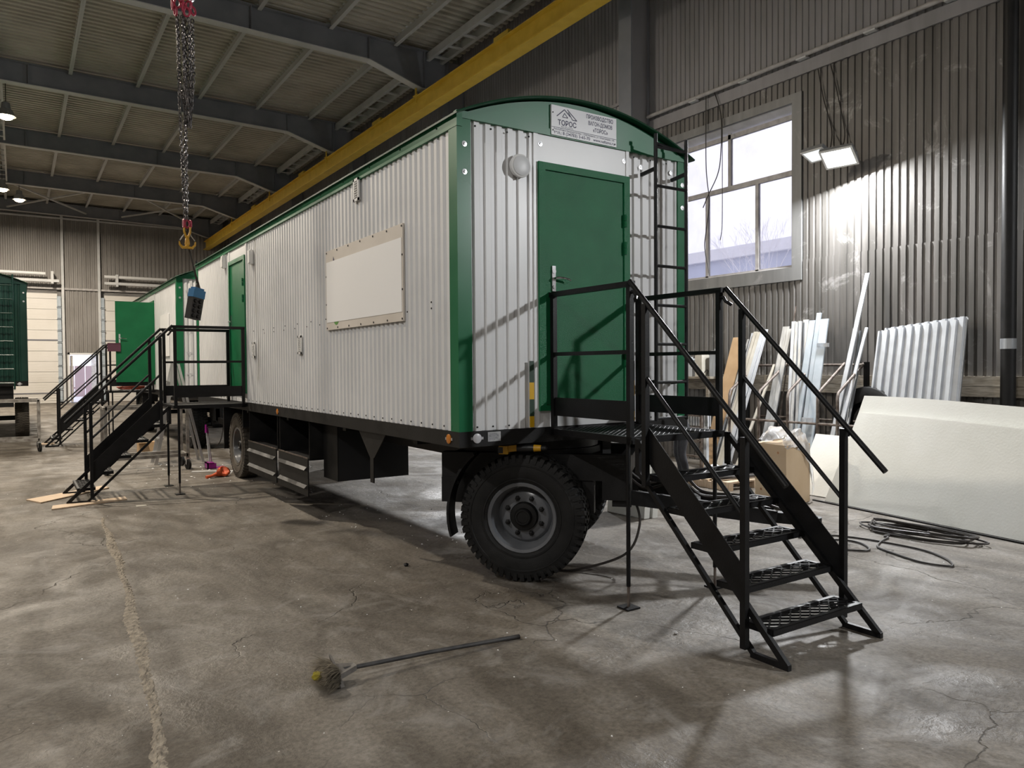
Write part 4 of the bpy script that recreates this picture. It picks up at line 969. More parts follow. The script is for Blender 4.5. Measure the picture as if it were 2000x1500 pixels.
    for k in range(5):
        z = 1.0-0.2*k; y1 = -1.30-0.2175*k+0.20; y0 = y1-0.215; b = 0.03
        mb = MB(); mb.box(0.035,SW-0.035,y0,y0+0.006,z-0.04,z); mb.box(0.035,SW-0.035,y0,y0+b,z-0.005,z); mb.box(0.035,SW-0.035,y1-0.006,y1,z-0.04,z); mb.box(0.035,SW-0.035,y1-b,y1,z-0.005,z)
        for x in (0.035, SW-0.065): mb.box(x,x+b,y0,y1,z-0.005,z); mb.box(x if x < 0.5 else x+b-0.006, x+0.006 if x < 0.5 else x+b, y0, y1, z-0.04, z)
        tr = mb.build('tread', M, t)
        mb = expanded(MB(), 0.035+b, SW-0.035-b, y0+b-0.01, y1-b+0.01, z-0.004, 0.10, 0.036, 0.008, 0.009); mb.build('tread_grating', M, tr)
    return t
st1 = stairs((0.84, -0.012, 0), 0.0); tag(st1, 'black steel stairs with platform hung on the near end of the white wagon', 'stairs', 'access stairs')
st2 = copy_tree(st1); st2.location = (-0.014, 7.31, 0); st2.rotation_euler = (0,0,-PI/2); tag(st2, 'black steel stairs with platform at the side door of the near wagon, on planks', 'stairs', 'access stairs')
st3 = copy_tree(st1); st3.location = (-0.014, 16.05, 0); st3.rotation_euler = (0,0,-PI/2); tag(st3, 'black steel stairs with platform under the open green door', 'stairs', 'access stairs')
# planks under the side stairs
def plank(name, pts, z0, z1, mat, label, cat, group=None):
    mb = MB(); mb.prism([(x,y,z0) for x, y in pts], (0,0,z1-z0)); return tag(mb.build(name, mat), label, cat, group)
plank('wooden_plank', [(-2.50,6.02),(-2.48,6.30),(-1.62,6.52),(-1.62,6.30)], 0.001, 0.018, M_wood, 'pale wooden plank under the near foot of the side stairs', 'plank', 'planks under the side stairs')
plank('wooden_plank', [(-2.76,7.05),(-2.60,6.66),(-1.72,7.55),(-1.80,7.80)], 0.001, 0.018, M_wood, 'pale wooden plank under the far foot of the side stairs', 'plank', 'planks under the side stairs')
plank('wooden_plank', [(-2.42,15.75),(-2.40,16.15),(-2.1,16.15),(-2.12,15.75)], 0.001, 0.02, M_wood, 'small wooden block under the foot of the farthest stairs', 'plank')

# ================================================================== chain sling and pendant
t = empty('chain_sling', (-1.03, 5.0, 0)); rnd = random.Random(2)
def chain(path, r=0.0055, ln=0.042, wd=0.026):
    """links along a poly line, alternately turned"""
    mb = MB(); P = [Vector(p) for p in path]; tot = sum((c-a).length for a, c in zip(P, P[1:])); n = int(tot/(ln*0.74)); k = 0
    def at(s):
        for a, c in zip(P, P[1:]):
            l = (c-a).length
            if s <= l: return a+(c-a)*(s/l), (c-a).normalized()
            s -= l
        return P[-1], (P[-1]-P[-2]).normalized()
    for i in range(n):
        p, d = at((i+0.5)*tot/n); a = d.cross(Vector((0,1,0.01))).normalized(); b = d.cross(a)
        ang = (PI/2 if i % 2 else 0)+0.6*math.sin(i*0.2)+rnd.uniform(-.25,.25); s = a*math.cos(ang)+b*math.sin(ang)
        pts = []
        for q in range(8):
            th = 2*PI*q/8; pts.append(p+d*(math.cos(th)*ln/2*(1.05))+s*(math.sin(th)*wd/2))
        mb.tube(pts, r, 4, closed=True)
    return mb
K = 1.45
for dx, dy, z0 in ((-0.055,0,3.62),(0.0,0.02,3.62)):
    o = chain([(dx*1.4,dy,6.12),(dx*1.2,dy,5.0),(dx*0.5,dy,3.62)], 0.0075, 0.062, 0.036).build('chain_leg', M_chain, t); o['kind'] = 'stuff'
for pts in (((-0.075,0.03,6.1),(-0.05,0.03,5.3),(0.03,0.03,4.78)), ((0.05,-0.02,6.1),(0.055,-0.02,5.3),(0.045,-0.02,4.78)), ((0.095,0.0,6.1),(0.10,0.0,5.4),(0.05,0,4.76)), ((0.015,0.04,6.1),(0.03,0.04,5.2),(0.04,0.04,4.80)), ((-0.03,-0.04,6.1),(0.0,-0.04,5.2),(0.04,-0.04,4.82)), ((0.075,0.05,6.1),(0.085,0.05,5.4),(0.06,0.05,4.85))):
    o = chain(pts, 0.0075, 0.062, 0.036).build('chain_loop', M_chain, t); o['kind'] = 'stuff'
def ring(c, R, r, n, mat, nm, asp=1.3):
    F = frame(c, n); pts = [F @ Vector((math.cos(2*PI*k/16)*R, math.sin(2*PI*k/16)*R*asp, 0)) for k in range(16)]
    MB().tube(pts, r, 6, closed=True).build(nm, mat, t, True)
for k, (dx, dz) in enumerate(((-0.13,0.0),(-0.07,0.05),(-0.01,0.0),(0.05,0.04),(0.11,0.0),(-0.10,-0.07),(0.03,-0.05),(0.09,0.10),(-0.03,0.12))):
    ring((dx, 0.03*math.sin(k*2), 6.22+dz), 0.035, 0.014, (math.cos(k*1.3), math.sin(k*1.3), 0.1), M_red, 'red_coupling', 1.5)
for k, dx in enumerate((-0.09, 0.0, 0.08)): ring((dx,0,6.42), 0.05, 0.016, (0.3*k-0.3,-1,0), M_hook if k < 2 else M_zinc, 'master_link', 2.0)
ring((0,0,6.68), 0.09, 0.018, (0,-1,0), M_hook, 'master_link', 1.7)
MB().tube([(0,0,6.8),(0,0,10.5)], 0.015, 8).build('hoist_rope', M_cable, t)
for k, dx in enumerate((-0.045, 0.0, 0.04)): ring((dx,0.02*k,3.57), 0.028, 0.012, (math.cos(k*1.7), math.sin(k*1.7), 0), M_red, 'red_coupling', 1.7)
def hook(dx, s, rot):
    pts = [(0,0,0),(0,0,-0.05),(0.01,0,-0.085),(0.04,0,-0.13),(0.045,0,-0.18),(0.02,0,-0.22),(-0.02,0,-0.225),(-0.05,0,-0.195),(-0.055,0,-0.16)]
    Rz = Matrix.Translation((dx,0,3.53)) @ Matrix.Rotation(rot,4,'Z')
    MB().tube([Rz @ (Vector(p)*1.15) for p in pts], [0.012,0.013,0.015,0.018,0.02,0.021,0.018,0.013,0.007], 8).build('sling_hook', M_hook, t, True)
    MB().tube([Rz @ Vector((0.01,0,-0.08)), Rz @ Vector((-0.055,0,-0.17))], 0.007, 6).build('safety_latch', M_zinc, t, True)
hook(-0.04, 1, 0.3); hook(0.03, 1, 2.6)
tag(t, 'bundled chain sling with red couplings and yellow hooks hanging from above', 'chain')
t = empty('pendant_control', (-0.99, 5.0, 2.39)); Rr = Matrix.Rotation(0.17,4,'Y') @ Matrix.Rotation(0.55,4,'Z')
mb = MB(); mb.box(-0.085,0.085,-0.045,0.045,0,0.27); mb.xf(Rr); body = mb.build('control_body', M_blackplastic, t)
mb = MB(); mb.box(-0.09,0.09,-0.05,0.05,0.27,0.37); mb.box(-0.07,0.07,-0.04,0.04,0.37,0.395); mb.xf(Rr); mb.build('blue_cap', M_blue, t)
for i in range(4):
    for j in (-1, 1):
        mb = MB(); mb.lathe([(0.026,0),(0.026,0.012),(0.02,0.018),(0,0.018)], frame((j*0.038,-0.045,0.04+0.062*i),(0,-1,0)), 14); mb.xf(Rr); mb.build('push_button', M_chassis, body, True)
mb = MB(); q = Rr @ Vector((0,0,0.39)); mb.lathe([(0.03,0),(0.022,0.05),(0.012,0.06)], Matrix.Translation(q), 12); mb.tube([q+Vector((0,0,0.05)), (-0.02,0.05,0.9), (-0.04,0.06,1.5), (-0.04,0.06,8.1)], 0.010, 6); mb.tube([q+Vector((0.03,0,0.0)), (-0.03,0.05,0.9), (-0.045,0.07,1.5), (-0.045,0.07,8.1)], 0.006, 6); mb.build('hanging_cable', M_cable, t, True)
tag(t, 'black pendant push-button control with a blue cap hanging on cables', 'controller')

# ================================================================== left background
def cart(loc, w, d, h, label, rz=0.0, wr=0.09):
    t = empty('metal_cart', loc, rz)
    for x in (0, w):
        for y in (0, d):
            mb = MB(); mb.box(x-0.025,x+0.025,y-0.025,y+0.025,0.2,h); mb.build('leg', M_cart, t)
            c = MB(); c.lathe([(wr*0.4,-0.02),(wr,-0.018),(wr,0.018),(wr*0.4,0.02)], frame((x,y,wr),(1,0.3,0)), 20); ca = c.build('caster_wheel', M_rubber, t, True)
            mb = MB(); mb.box(x-0.04,x+0.04,y-0.03,y+0.03,0.19,0.21); mb.bar((x-0.025,y,0.2),(x-0.03,y+0.01,wr),0.006,0.05,(0,1,0)); mb.bar((x+0.025,y,0.2),(x+0.03,y-0.01,wr),0.006,0.05,(0,1,0)); mb.build('fork', M_zinc, ca)
    for z, nm in ((h-0.03,'top_rail'),(0.26,'bottom_rail')):
        for y in (0, d): mb = MB(); mb.box(0,w,y-0.025,y+0.025,z-0.025,z+0.03); mb.build(nm, M_cart, t)
        for x in (0, w): mb = MB(); mb.box(x-0.02,x+0.02,0,d,z-0.02,z+0.02); mb.build(nm, M_cart, t)
    return tag(t, label, 'cart', 'steel frame carts on casters')
cart((-4.35,14.1,0), 1.9, 0.75, 1.13, 'steel frame cart on casters before the dark green wagon')
cart((-1.62,9.1,0), 1.27, 0.62, 1.14, 'steel frame cart on casters behind the side stairs')
# step ladder
t = empty('step_ladder', (-0.33,10.3,0))
for s in (-1, 1):
    MB().bar((-0.40,s*0.22,0.0),(-0.02,s*0.17,1.9),0.025,0.06,(1,0,0)).build('stile', M_alu, t); MB().bar((0.42,s*0.24,0.0),(0.02,s*0.17,1.86),0.022,0.045,(1,0,0)).build('rear_leg', M_alu, t)
for k in range(6): f = (k+0.8)/7.2; MB().box(-0.40+0.38*f-0.05,-0.40+0.38*f+0.05,-0.2,0.2,1.9*f-0.012,1.9*f+0.012).build('step', M_alu, t)
tag(t, 'aluminium step ladder standing between the two white wagons', 'ladder')
# dustpan with long handle and brush
t = empty('dustpan', (0.06,9.0,0)); 
mb = MB(); mb.prism([(-0.13,-0.10,0.0),(0.14,-0.10,0.0),(0.20,0.14,0.0),(-0.13,0.14,0.0)], (0,0,0.012)); mb.box(-0.13,-0.11,-0.10,0.14,0,0.11); mb.box(-0.13,0.02,-0.10,-0.085,0,0.10); mb.box(-0.13,0.02,0.125,0.14,0,0.10); mb.box(-0.13,-0.01,-0.1,0.14,0.095,0.11); mb.build('pan', M_purple, t)
MB().tube([(-0.07,0.0,0.1),(-0.12,0.0,0.68)], 0.012, 8).build('pan_handle', M_whiteprof, t, True); MB().tube([(-0.03,0.05,0.1),(-0.09,0.03,0.66)], 0.012, 8).build('brush_handle', M_whiteprof, t, True)
MB().tube([(-0.12,0.0,0.64),(-0.125,0.0,0.78)], [0.022,0.016], 8).build('grip', M_purple, t, True); MB().tube([(-0.09,0.03,0.62),(-0.10,0.03,0.73)], [0.02,0.016], 8).build('grip', M_purple, t, True)
tag(t, 'purple long-handled dustpan and brush beside the rear wheel', 'dustpan')
def crumple(n_u, n_v, fn, seed, amp):
    rnd = random.Random(seed); mb = MB()
    for i in range(n_u+1):
        for j in range(n_v+1):
            p = Vector(fn(i/n_u, j/n_v)); mb.v.append(tuple(p+Vector((rnd.uniform(-1,1),rnd.uniform(-1,1),rnd.uniform(-1,1)))*amp))
    for i in range(n_u):
        for j in range(n_v): a = i*(n_v+1)+j; mb.f.append((a,a+1,a+n_v+2,a+n_v+1))
    return mb
def blob(u, v, rx, ry, rz): th, ph = 2*PI*u, PI*v; return (rx*math.sin(ph)*math.cos(th), ry*math.sin(ph)*math.sin(th), rz*(1-math.cos(ph)))
mb = crumple(26, 14, lambda u, v: (lambda p: (p[0]*(1+0.25*math.sin(7*u*2*PI)*math.sin(PI*v)), p[1]*(1+0.2*math.sin(5*u*2*PI+1)), p[2]*(0.75+0.35*math.sin(3*u*2*PI+2))))(blob(u, v, 0.115, 0.10, 0.075)), 4, 0.006); mb.tube([(-0.27,-0.10,0.014),(-0.18,-0.08,0.03),(-0.08,-0.03,0.05)], [0.03,0.022,0.035], 8)
o = mb.build('orange_bag', M_orange, None, True); o.location = (-0.05,7.85,0.003); tag(o, 'crumpled orange plastic bag on the floor by the rear wheel', 'bag')
mb = MB(); mb.box(-0.35,0.35,-0.04,0.04,0.001,0.012); o = mb.build('white_trim_offcut', M_bitwhite); o.location = (-0.05,8.55,0); o.rotation_euler = (0,0,-0.5); tag(o, 'flat white offcut strip on the floor near the dustpan', 'offcut')
mb = MB(); mb.box(-0.06,0.06,-0.035,0.035,0.001,0.006); o = mb.build('paper_scrap', M_creamprof); o.location = (-1.52,5.70,0); tag(o, 'small pale paper scrap on the floor before the side stairs', 'scrap')
# red-brown folder on the far railing and red cable on the far platform
mb = MB(); mb.box(-0.14,0.14,-0.012,0.012,-0.11,0.08); mb.box(-0.14,0.14,-0.02,0.02,0.07,0.09); o = mb.build('cloth_rag', principled('maroon_cloth', (0.10,0.035,0.06), 0.8)); o.location = (-0.90,15.0,2.30); tag(o, 'maroon cloth hung on the railing of the farthest stairs', 'cloth')
mb = MB(); rnd = random.Random(8); pts = [(-0.5+0.25*math.cos(k*0.7)+rnd.uniform(-.1,.1), 15.5+0.28*math.sin(k*0.7)+rnd.uniform(-.06,.06), 1.275+0.002*k) for k in range(40)]; mb.tube(pts, 0.012, 5)
o = mb.build('red_hose', principled('red_hose_rubber', (0.45,0.07,0.03), 0.5), None, True); tag(o, 'coil of red hose lying on the farthest stair platform', 'hose')
# clutter under the second wagon
for x, y, sx, sy, h, mt, lb in ((-0.55,12.6,0.35,0.25,0.22,M_card,'small cardboard box on the floor behind the side stairs'), (-1.15,13.2,0.3,0.22,0.16,M_creamprof,'cream carton on the floor behind the side stairs')):
    mb = MB(); mb.box(-sx/2,sx/2,-sy/2,sy/2,0,h); mb.box(-sx/2,-0.004,-sy/2-0.1,-sy/2,h-0.01,h); mb.box(-sx/2,sx/2,sy/2,sy/2+0.08,h-0.012,h-0.006)
    o = mb.build('carton', mt); o.location = (x,y,0); tag(o, lb, 'box')

# ================================================================== cordless drill lying on the front tyre
wc = Matrix.Translation((1.225,0.63,0)) @ Matrix.Rotation(math.radians(44),4,'Z') @ Vector((-0.72,0,0.527))
t = empty('cordless_drill', (wc.x-0.085, wc.y-0.080, 1.063), math.radians(43)-PI/2)
MB().tube([(-0.05,0,0.04),(0.03,0,0.04),(0.09,0,0.04)], [0.034,0.036,0.03], 12).build('motor_body', M_blackplastic, t, True)
MB().tube([(0.09,0,0.04),(0.15,0,0.04)], [0.03,0.026], 12).build('gear_collar', M_drill, t, True)
MB().tube([(0.15,0,0.04),(0.19,0,0.04),(0.20,0,0.04)], [0.024,0.022,0.012], 12).build('chuck', M_chassis, t, True)
MB().bar((-0.05,0,0.04),(-0.13,0.0,0.03),0.035,0.05).build('grip', M_drill, t)
mb = MB(); mb.box(-0.20,-0.125,-0.03,0.03,-0.012,0.055); b_ = mb.build('battery', M_drill, t)
mb = MB(); mb.box(-0.206,-0.165,-0.033,0.033,-0.004,0.046); mb.build('battery_end', M_blackplastic, b_)
tag(t, 'yellow and black cordless drill lying on top of the front tyre', 'drill')

# ================================================================== broom on the floor
t = empty('broom', (-1.42,-0.98,0)); 
hd = Vector((-1.42,-0.98,0)); en = Vector((-0.13,-0.995,0.012)); ax = (en-hd).normalized()
MB().tube([Vector((0.10,-0.005,0.065)), (en-hd)*0.5+Vector((0,0,0.04)), en-hd], [0.013,0.013,0.014], 10).build('handle', M_broomstick, t, True)
mb = MB(); mb.prism([(0.045,-0.11,0.01),(0.055,-0.11,0.01),(0.06,0.10,0.075),(0.05,0.10,0.13),(0.045,0.02,0.11)], (0.012,0,0.0)); mb.hexa([(0.05,-0.06,0.03),(0.17,-0.025,0.05),(0.17,0.02,0.05),(0.05,0.05,0.04),(0.05,-0.06,0.06),(0.17,-0.025,0.08),(0.17,0.02,0.08),(0.05,0.05,0.09)]); mb.build('ferrule', M_ferrule, t)
mb = MB(); rnd = random.Random(21)
for k in range(1500):
    y0 = rnd.uniform(-0.10,0.10); z0 = rnd.uniform(0.015,0.105); p = Vector((0.05,y0,z0)); d = Vector((-1,rnd.uniform(-.35,.35)+y0*2.2,rnd.uniform(-.35,.45)+(z0-.06)*4)).normalized(); l = rnd.uniform(0.07,0.15)
    m_ = p+d*l*0.5+Vector((0,rnd.uniform(-.012,.012),rnd.uniform(-.012,.012))); e = p+d*l+Vector((0,rnd.uniform(-.03,.03),rnd.uniform(-.04,.015)))
    m_.z = max(m_.z,0.004); e.z = max(e.z,0.003); n = Vector((0,0,1)).cross(d).normalized()*0.0016
    mb.add([p-n,p+n,m_+n,m_-n,e],[(0,1,2,3),(3,2,4)])
o = mb.build('bristles', M_bristle, t); o['kind'] = 'stuff'
mb = crumple(10, 6, lambda u, v: blob(u, v, 0.055, 0.045, 0.045), 9, 0.006); o = mb.build('bristle_core', M_bristle, t); o.scale = (1.2,1.7,1.05); o.location = (0.0,0,0.004)
mb = crumple(8, 6, lambda u, v: blob(u, v, 0.03, 0.03, 0.022), 10, 0.007); o = mb.build('yellow_rag', M_moss, t); o.location = (-0.065,-0.035,0.055)
tag(t, 'worn straw broom with a dark handle lying on the floor', 'broom')
# loose stones and grit
mb = MB(); rnd = random.Random(33)
def chip(x, y, s):
    a = rnd.uniform(0,PI); c, s_ = math.cos(a)*s, math.sin(a)*s; h = s*rnd.uniform(.4,.9)
    mb.add([(x+c,y+s_,0),(x-s_*.7,y+c*.7,0),(x-c,y-s_,0),(x+s_*.7,y-c*.7,0),(x+c*.2,y,h)],[(0,1,4),(1,2,4),(2,3,4),(3,0,4)])
for k in range(420):
    x = rnd.uniform(-4.5,5.5); y = rnd.uniform(-2.6,9.0); chip(x, y, rnd.uniform(0.003,0.009))
for k in range(70):
    x = rnd.uniform(0.1,2.2); y = rnd.uniform(1.0,6.0); chip(x, y, rnd.uniform(0.006,0.014))
for k in range(50):
    x = rnd.uniform(-1.2,0.3); y = rnd.uniform(7.0,10.5); chip(x, y, rnd.uniform(0.008,0.025))
o = mb.build('floor_grit', M_bitwhite); o['kind'] = 'stuff'; o['label'] = 'scattered white crumbs and chips on the concrete floor'; o['category'] = 'debris'
for (x, y, s, lb) in ((0.76,-1.52,0.016,'small grey stone on the floor below the broom handle end'), (0.03,1.05,0.025,'small black lump on the floor under the wagon side')):
    mb = crumple(8, 5, lambda u, v: blob(u, v, s, s*.8, s*.5), int(s*1e4), s*.15); o = mb.build('stone', M_frame if s < .02 else M_blackplastic); o.location = (x,y,0); tag(o, lb, 'stone')

# ================================================================== along the right wall
def slab(name, corners, th, mat, label, cat, group=None, nu=24, nv=8, wav=0.0, ph=0.0, parent=None):
    """thick sheet through 4 corners (bottom-left, bottom-right, top-right, top-left), slightly wavy"""
    A, B, C, D = [Vector(c) for c in corners]; n = (B-A).cross(D-A).normalized(); mb = MB()
    for s in (0, 1):
        for j in range(nv+1):
            for i in range(nu+1):
                u, v = i/nu, j/nv; p = A*(1-u)*(1-v)+B*u*(1-v)+C*u*v+D*(1-u)*v
                p = p + n*(wav*math.sin(u*5+ph)*v*v + th*s) + Vector((0,0,wav*0.5*math.sin(u*4+ph)*v)); mb.v.append(tuple(p))
    m = (nu+1)*(nv+1)
    for j in range(nv):
        for i in range(nu):
            a = j*(nu+1)+i; mb.f += [(a,a+1,a+nu+2,a+nu+1), (m+a,m+a+nu+1,m+a+nu+2,m+a+1)]
    for i in range(nu): a, b_ = i, nv*(nu+1)+i; mb.f += [(a,m+a,m+a+1,a+1),(b_,b_+1,m+b_+1,m+b_)]
    for j in range(nv): a, b_ = j*(nu+1), j*(nu+1)+nu; mb.f += [(a,a+nu+1,m+a+nu+1,m+a),(b_,m+b_,m+b_+nu+1,b_+nu+1)]
    o = mb.build(name, mat, parent, True)
    return tag(o, label, cat, group) if parent is None else o
slab('foam_sheet', [(5.83,0.81,0.012),(5.27,-2.55,0.012),(5.74,-2.5,1.06),(6.30,0.63,1.13)], -0.045, M_foam, 'large cream foam sheet leaning in front at the right', 'foam sheet', 'foam sheets', wav=0.02, ph=0.5)
slab('foam_sheet', [(5.93,0.83,0.012),(5.37,-2.53,0.012),(5.95,-2.45,1.30),(6.46,0.64,1.335)], -0.045, M_foam, 'taller cream foam sheet showing over the front one', 'foam sheet', 'foam sheets', wav=0.03, ph=0.9)
slab('foam_sheet', [(6.10,1.45,0.012),(6.05,0.75,0.012),(6.45,0.70,0.80),(6.50,1.40,0.80)], -0.05, M_foam, 'short cream foam sheet between the cardboard box and the large foam', 'foam sheet', 'foam sheets')
mb = MB(); mb.bar((5.80,0.95,0.008),(5.20,-2.6,0.008),0.04,0.016); tag(mb.build('floor_batten', M_chassis), 'dark batten on the floor along the foot of the foam sheets', 'batten')
slab('foam_block', [(3.12,1.92,0.004),(3.17,1.33,0.004),(3.24,1.33,0.86),(3.19,1.92,0.86)], -0.09, M_foam, 'cream foam block standing behind the front wheel, left one', 'foam block', 'foam blocks under the wagon')
slab('foam_block', [(3.225,1.90,0.004),(3.28,1.31,0.004),(3.35,1.31,0.80),(3.30,1.90,0.80)], -0.09, M_foam, 'cream foam block standing behind the front wheel, right one', 'foam block', 'foam blocks under the wagon')
# stack of white corrugated sheets
for k in range(4):
    mb = MB(); x0, x1 = 7.18-0.034*k, 7.60-0.034*k; zt = (2.36, 2.34, 2.37, 2.33)[k]; dy = (0.0,0.05,-0.02,0.06)[k]
    A = Vector((x0,0,0.01)); T = Vector((x1-x0,0,zt)); nrm = Vector((-zt,0,x1-x0)).normalized()
    corrug(mb, -0.09, 1.0, 0, 1, 0.115, 0.03, lambda u, d, z: A+T*z*(1-0.045*max(0,u))+Vector((0,u+dy+0.03*(1-z)*u,0))+nrm*d, (0.42,0.1))
    tag(mb.build('corrugated_sheet', M_whiteprof), ('rearmost','third','second','front')[k]+' white corrugated sheet of the stack leaning on the wall behind the foam', 'metal sheet', 'white corrugated sheets')
# divider rack
t = empty('profile_rack', (0,0,0))
for y in (3.10, 2.53, 2.01, 1.51, 1.20):
    MB().tube([(6.70,y,0.0),(6.70,y,1.22),(6.715,y+0.01,1.30),(6.77,y+0.03,1.37),(7.50,y+0.10,1.78)], 0.022, 10).build('divider_tube', M_rust, t, True)
for y in (3.40, 1.26): MB().box(7.47,7.53,y-0.03,y+0.03,0,1.80).build('rear_post', M_chassis, t)
MB().tube([(7.5,1.26,1.76),(7.5,3.45,1.76)], 0.02, 8).build('rear_rail', M_rust, t, True)
for x in (6.70, 7.5): MB().tube([(x,0.9,0.92),(x,3.15,0.92)], 0.018, 8).build('cross_rail', M_rust, t, True)
for y in (3.10, 2.01, 1.20): MB().tube([(6.70,y,0.15),(7.5,y+0.05,0.15)], 0.02, 8).build('base_tube', M_rust, t, True)
tag(t, 'rusty tube rack with bent dividers holding leaning profiles', 'rack')
# leaning profiles: (base y, top y, top z, width, material, base x, top x, label)
PR_ = [
 (3.72,3.50,2.24,0.27,M_card,6.85,7.42,'wide brown cardboard strip leaning at the left end of the rack'),
 (3.62,3.36,2.08,0.05,M_galv,6.90,7.45,'thin grey profile right beside the brown cardboard strip'),
 (3.55,3.30,2.20,0.04,M_galv,6.78,7.40,'thin bright profile, second right of the brown cardboard strip'),
 (3.48,3.22,2.30,0.06,M_whiteprof,6.80,7.42,'white profile at the left of the cream bundle'),
 (3.42,3.15,2.32,0.07,M_creamprof,6.74,7.40,'first cream profile of the cream bundle, counted from the left'),
 (3.35,3.08,2.31,0.07,M_creamprof,6.72,7.39,'second cream profile of the cream bundle, counted from the left'),
 (3.28,3.02,2.30,0.07,M_whiteprof,6.72,7.39,'white profile at the right side of the cream bundle'),
 (3.22,2.95,2.35,0.05,M_whiteprof,6.76,7.42,'tallest white profile at the right edge of the cream bundle'),
 (3.02,2.75,1.78,0.05,M_creamprof,6.68,7.36,'short cream profile leaning between two rack dividers'),
 (2.72,2.60,2.38,0.13,M_galv,6.92,7.46,'wide grey profile left of the bright galvanised bundle'),
 (2.60,2.52,2.34,0.08,M_galv,6.86,7.43,'narrow grey profile left of the bright galvanised bundle'),
 (2.50,2.49,2.70,0.02,M_rust,6.95,7.55,'thin dark rod leaning higher than the galvanised bundle'),
 (2.10,2.42,2.45,0.07,M_whiteprof,6.76,7.40,'first bright profile of the galvanised bundle from the left'),
 (2.02,2.36,2.44,0.05,M_galv,6.74,7.39,'second bright profile of the galvanised bundle from the left'),
 (1.96,2.31,2.45,0.06,M_galv,6.78,7.41,'third bright profile of the galvanised bundle from the left'),
 (1.90,2.24,2.47,0.10,M_galv,6.86,7.46,'dull wide profile behind the galvanised bundle'),
 (2.06,2.10,2.45,0.11,M_blueprof,6.78,7.42,'left pale blue profile of the three wide ones'),
 (1.92,2.00,2.56,0.08,M_blueprof,6.80,7.44,'middle pale blue profile, tallest of the three wide ones'),
 (1.78,1.88,2.46,0.14,M_blueprof,6.74,7.40,'right pale blue profile of the three wide ones, tied with tape'),
 (1.52,1.29,3.10,0.07,M_whiteprof,6.80,7.56,'very long white profile, tallest of all on the rack'),
 (1.44,1.42,2.30,0.04,M_galv,6.84,7.44,'thin grey profile right of the very long white one'),
 (1.38,1.37,2.28,0.04,M_whiteprof,6.80,7.42,'thin white profile, second right of the very long white one'),
 (1.31,1.33,2.26,0.04,M_galv,6.86,7.45,'thin dull profile, third right of the very long white one'),
 (1.42,1.21,2.30,0.05,M_whiteprof,6.74,7.41,'bowed white profile at the right end of the rack'),
 (1.26,1.28,1.7,0.04,M_galv,6.76,7.30,'short grey profile at the right end of the rack'),
]
for yb_, yt_, zt_, w_, m_, xb_, xt_, lb in PR_:
    A = Vector((xb_,yb_,0.005)); D = Vector((xt_,yt_,zt_)); s = Vector((0,w_/2,0)); dp = Vector((0.018,0,-0.004))
    mb = MB(); th = 0.004
    # U-shaped channel: web and two lips
    def leaf(a0, a1, off):
        mb.hexa([A+a0+off[0],A+a1+off[0],A+a1+off[1],A+a0+off[1],D+a0+off[0],D+a1+off[0],D+a1+off[1],D+a0+off[1]])
    z3 = Vector((0,0,0)); leaf(-s, s, (z3, Vector((th,0,0))))
    if w_ > 0.03 and m_ is not M_card:
        leaf(-s, -s+Vector((0,th,0)), (z3, dp)); leaf(s-Vector((0,th,0)), s, (z3, dp))
    o = mb.build('cardboard_strip' if m_ is M_card else ('rod' if w_ < 0.03 else 'metal_profile'), m_)
    tag(o, lb, 'cardboard' if m_ is M_card else 'profile', 'profiles leaning in the rack')
# rolled film and clamps on the tall bundles
for y, z, x, lb in ((1.82,2.06,7.27,'strip of clear tape round the right pale blue profile'),(1.86,0.95,6.95,'strip of clear tape round the lower pale blue profiles')):
    mb = MB(); mb.box(-0.012,0.03,-0.09,0.09,-0.03,0.03); o = mb.build('tape_band', M_film); o.location = (x,y,z); tag(o, lb, 'tape')
# cardboard box with crumpled film
t = empty('cardboard_box', (5.13,0.87,0)); ux = Vector((0.58,0.07,0)); uy = Vector((0.10,0.55,0)); H = 0.754
P = [Vector((0,0,0)), ux, ux+uy, uy]
mb = MB(); mb.prism(P, (0,0,H)); mb.build('body', M_cardbox, t)
mb = MB(); a, b_ = ux*0.0+Vector((0,0,H)), uy*1.0+Vector((0,0,H)); mb.hexa([a,ux*0.5+a,ux*0.5+b_,b_,a+Vector((0,0,.004)),ux*0.5+a+Vector((0,0,.004)),ux*0.5+b_+Vector((0,0,.004)),b_+Vector((0,0,.004))]); mb.build('top_flap', M_cardbox, t)
mb = MB()
for z in (0.16, 0.42, 0.66):
    for f in (0.25, 0.8): c = uy*f+Vector((-0.002,0,z)); mb.lathe([(0.018,0),(0.018,0.001),(0,0.001)], frame(c, (-1,0.18,0)), 6)
mb.build('printed_marks', principled('brown_print', (0.34,0.16,0.07), 0.8), t)
tag(t, 'open pale cardboard box with clear film bulging out, before the rack', 'box')
def film_fn(u, v):
    a = -0.05+u*1.25; b2 = -0.22+v*1.1
    p = Vector((5.13,0.87,H))+ux*a+uy*b2; p.z += 0.05+0.16*math.sin(PI*min(1,u*1.1))*abs(math.sin(PI*v*1.6+.5))
    if v < 0.22: k = (0.22-v)/0.22; p.z -= k*(0.10+0.42*u*u); p += uy*0.16*k
    if u > 0.78: k = (u-0.78)/0.22; p.z -= k*(0.22+0.15*math.sin(v*7)); p -= ux*0.18*k
    return p
mb = crumple(15, 14, film_fn, 17, 0.042); o = mb.build('plastic_film', M_film, None, True)
sd = o.modifiers.new('smooth', 'SUBSURF'); sd.levels = 2; sd.render_levels = 2
tag(o, 'crumpled clear plastic film heaped on the cardboard box', 'plastic film')
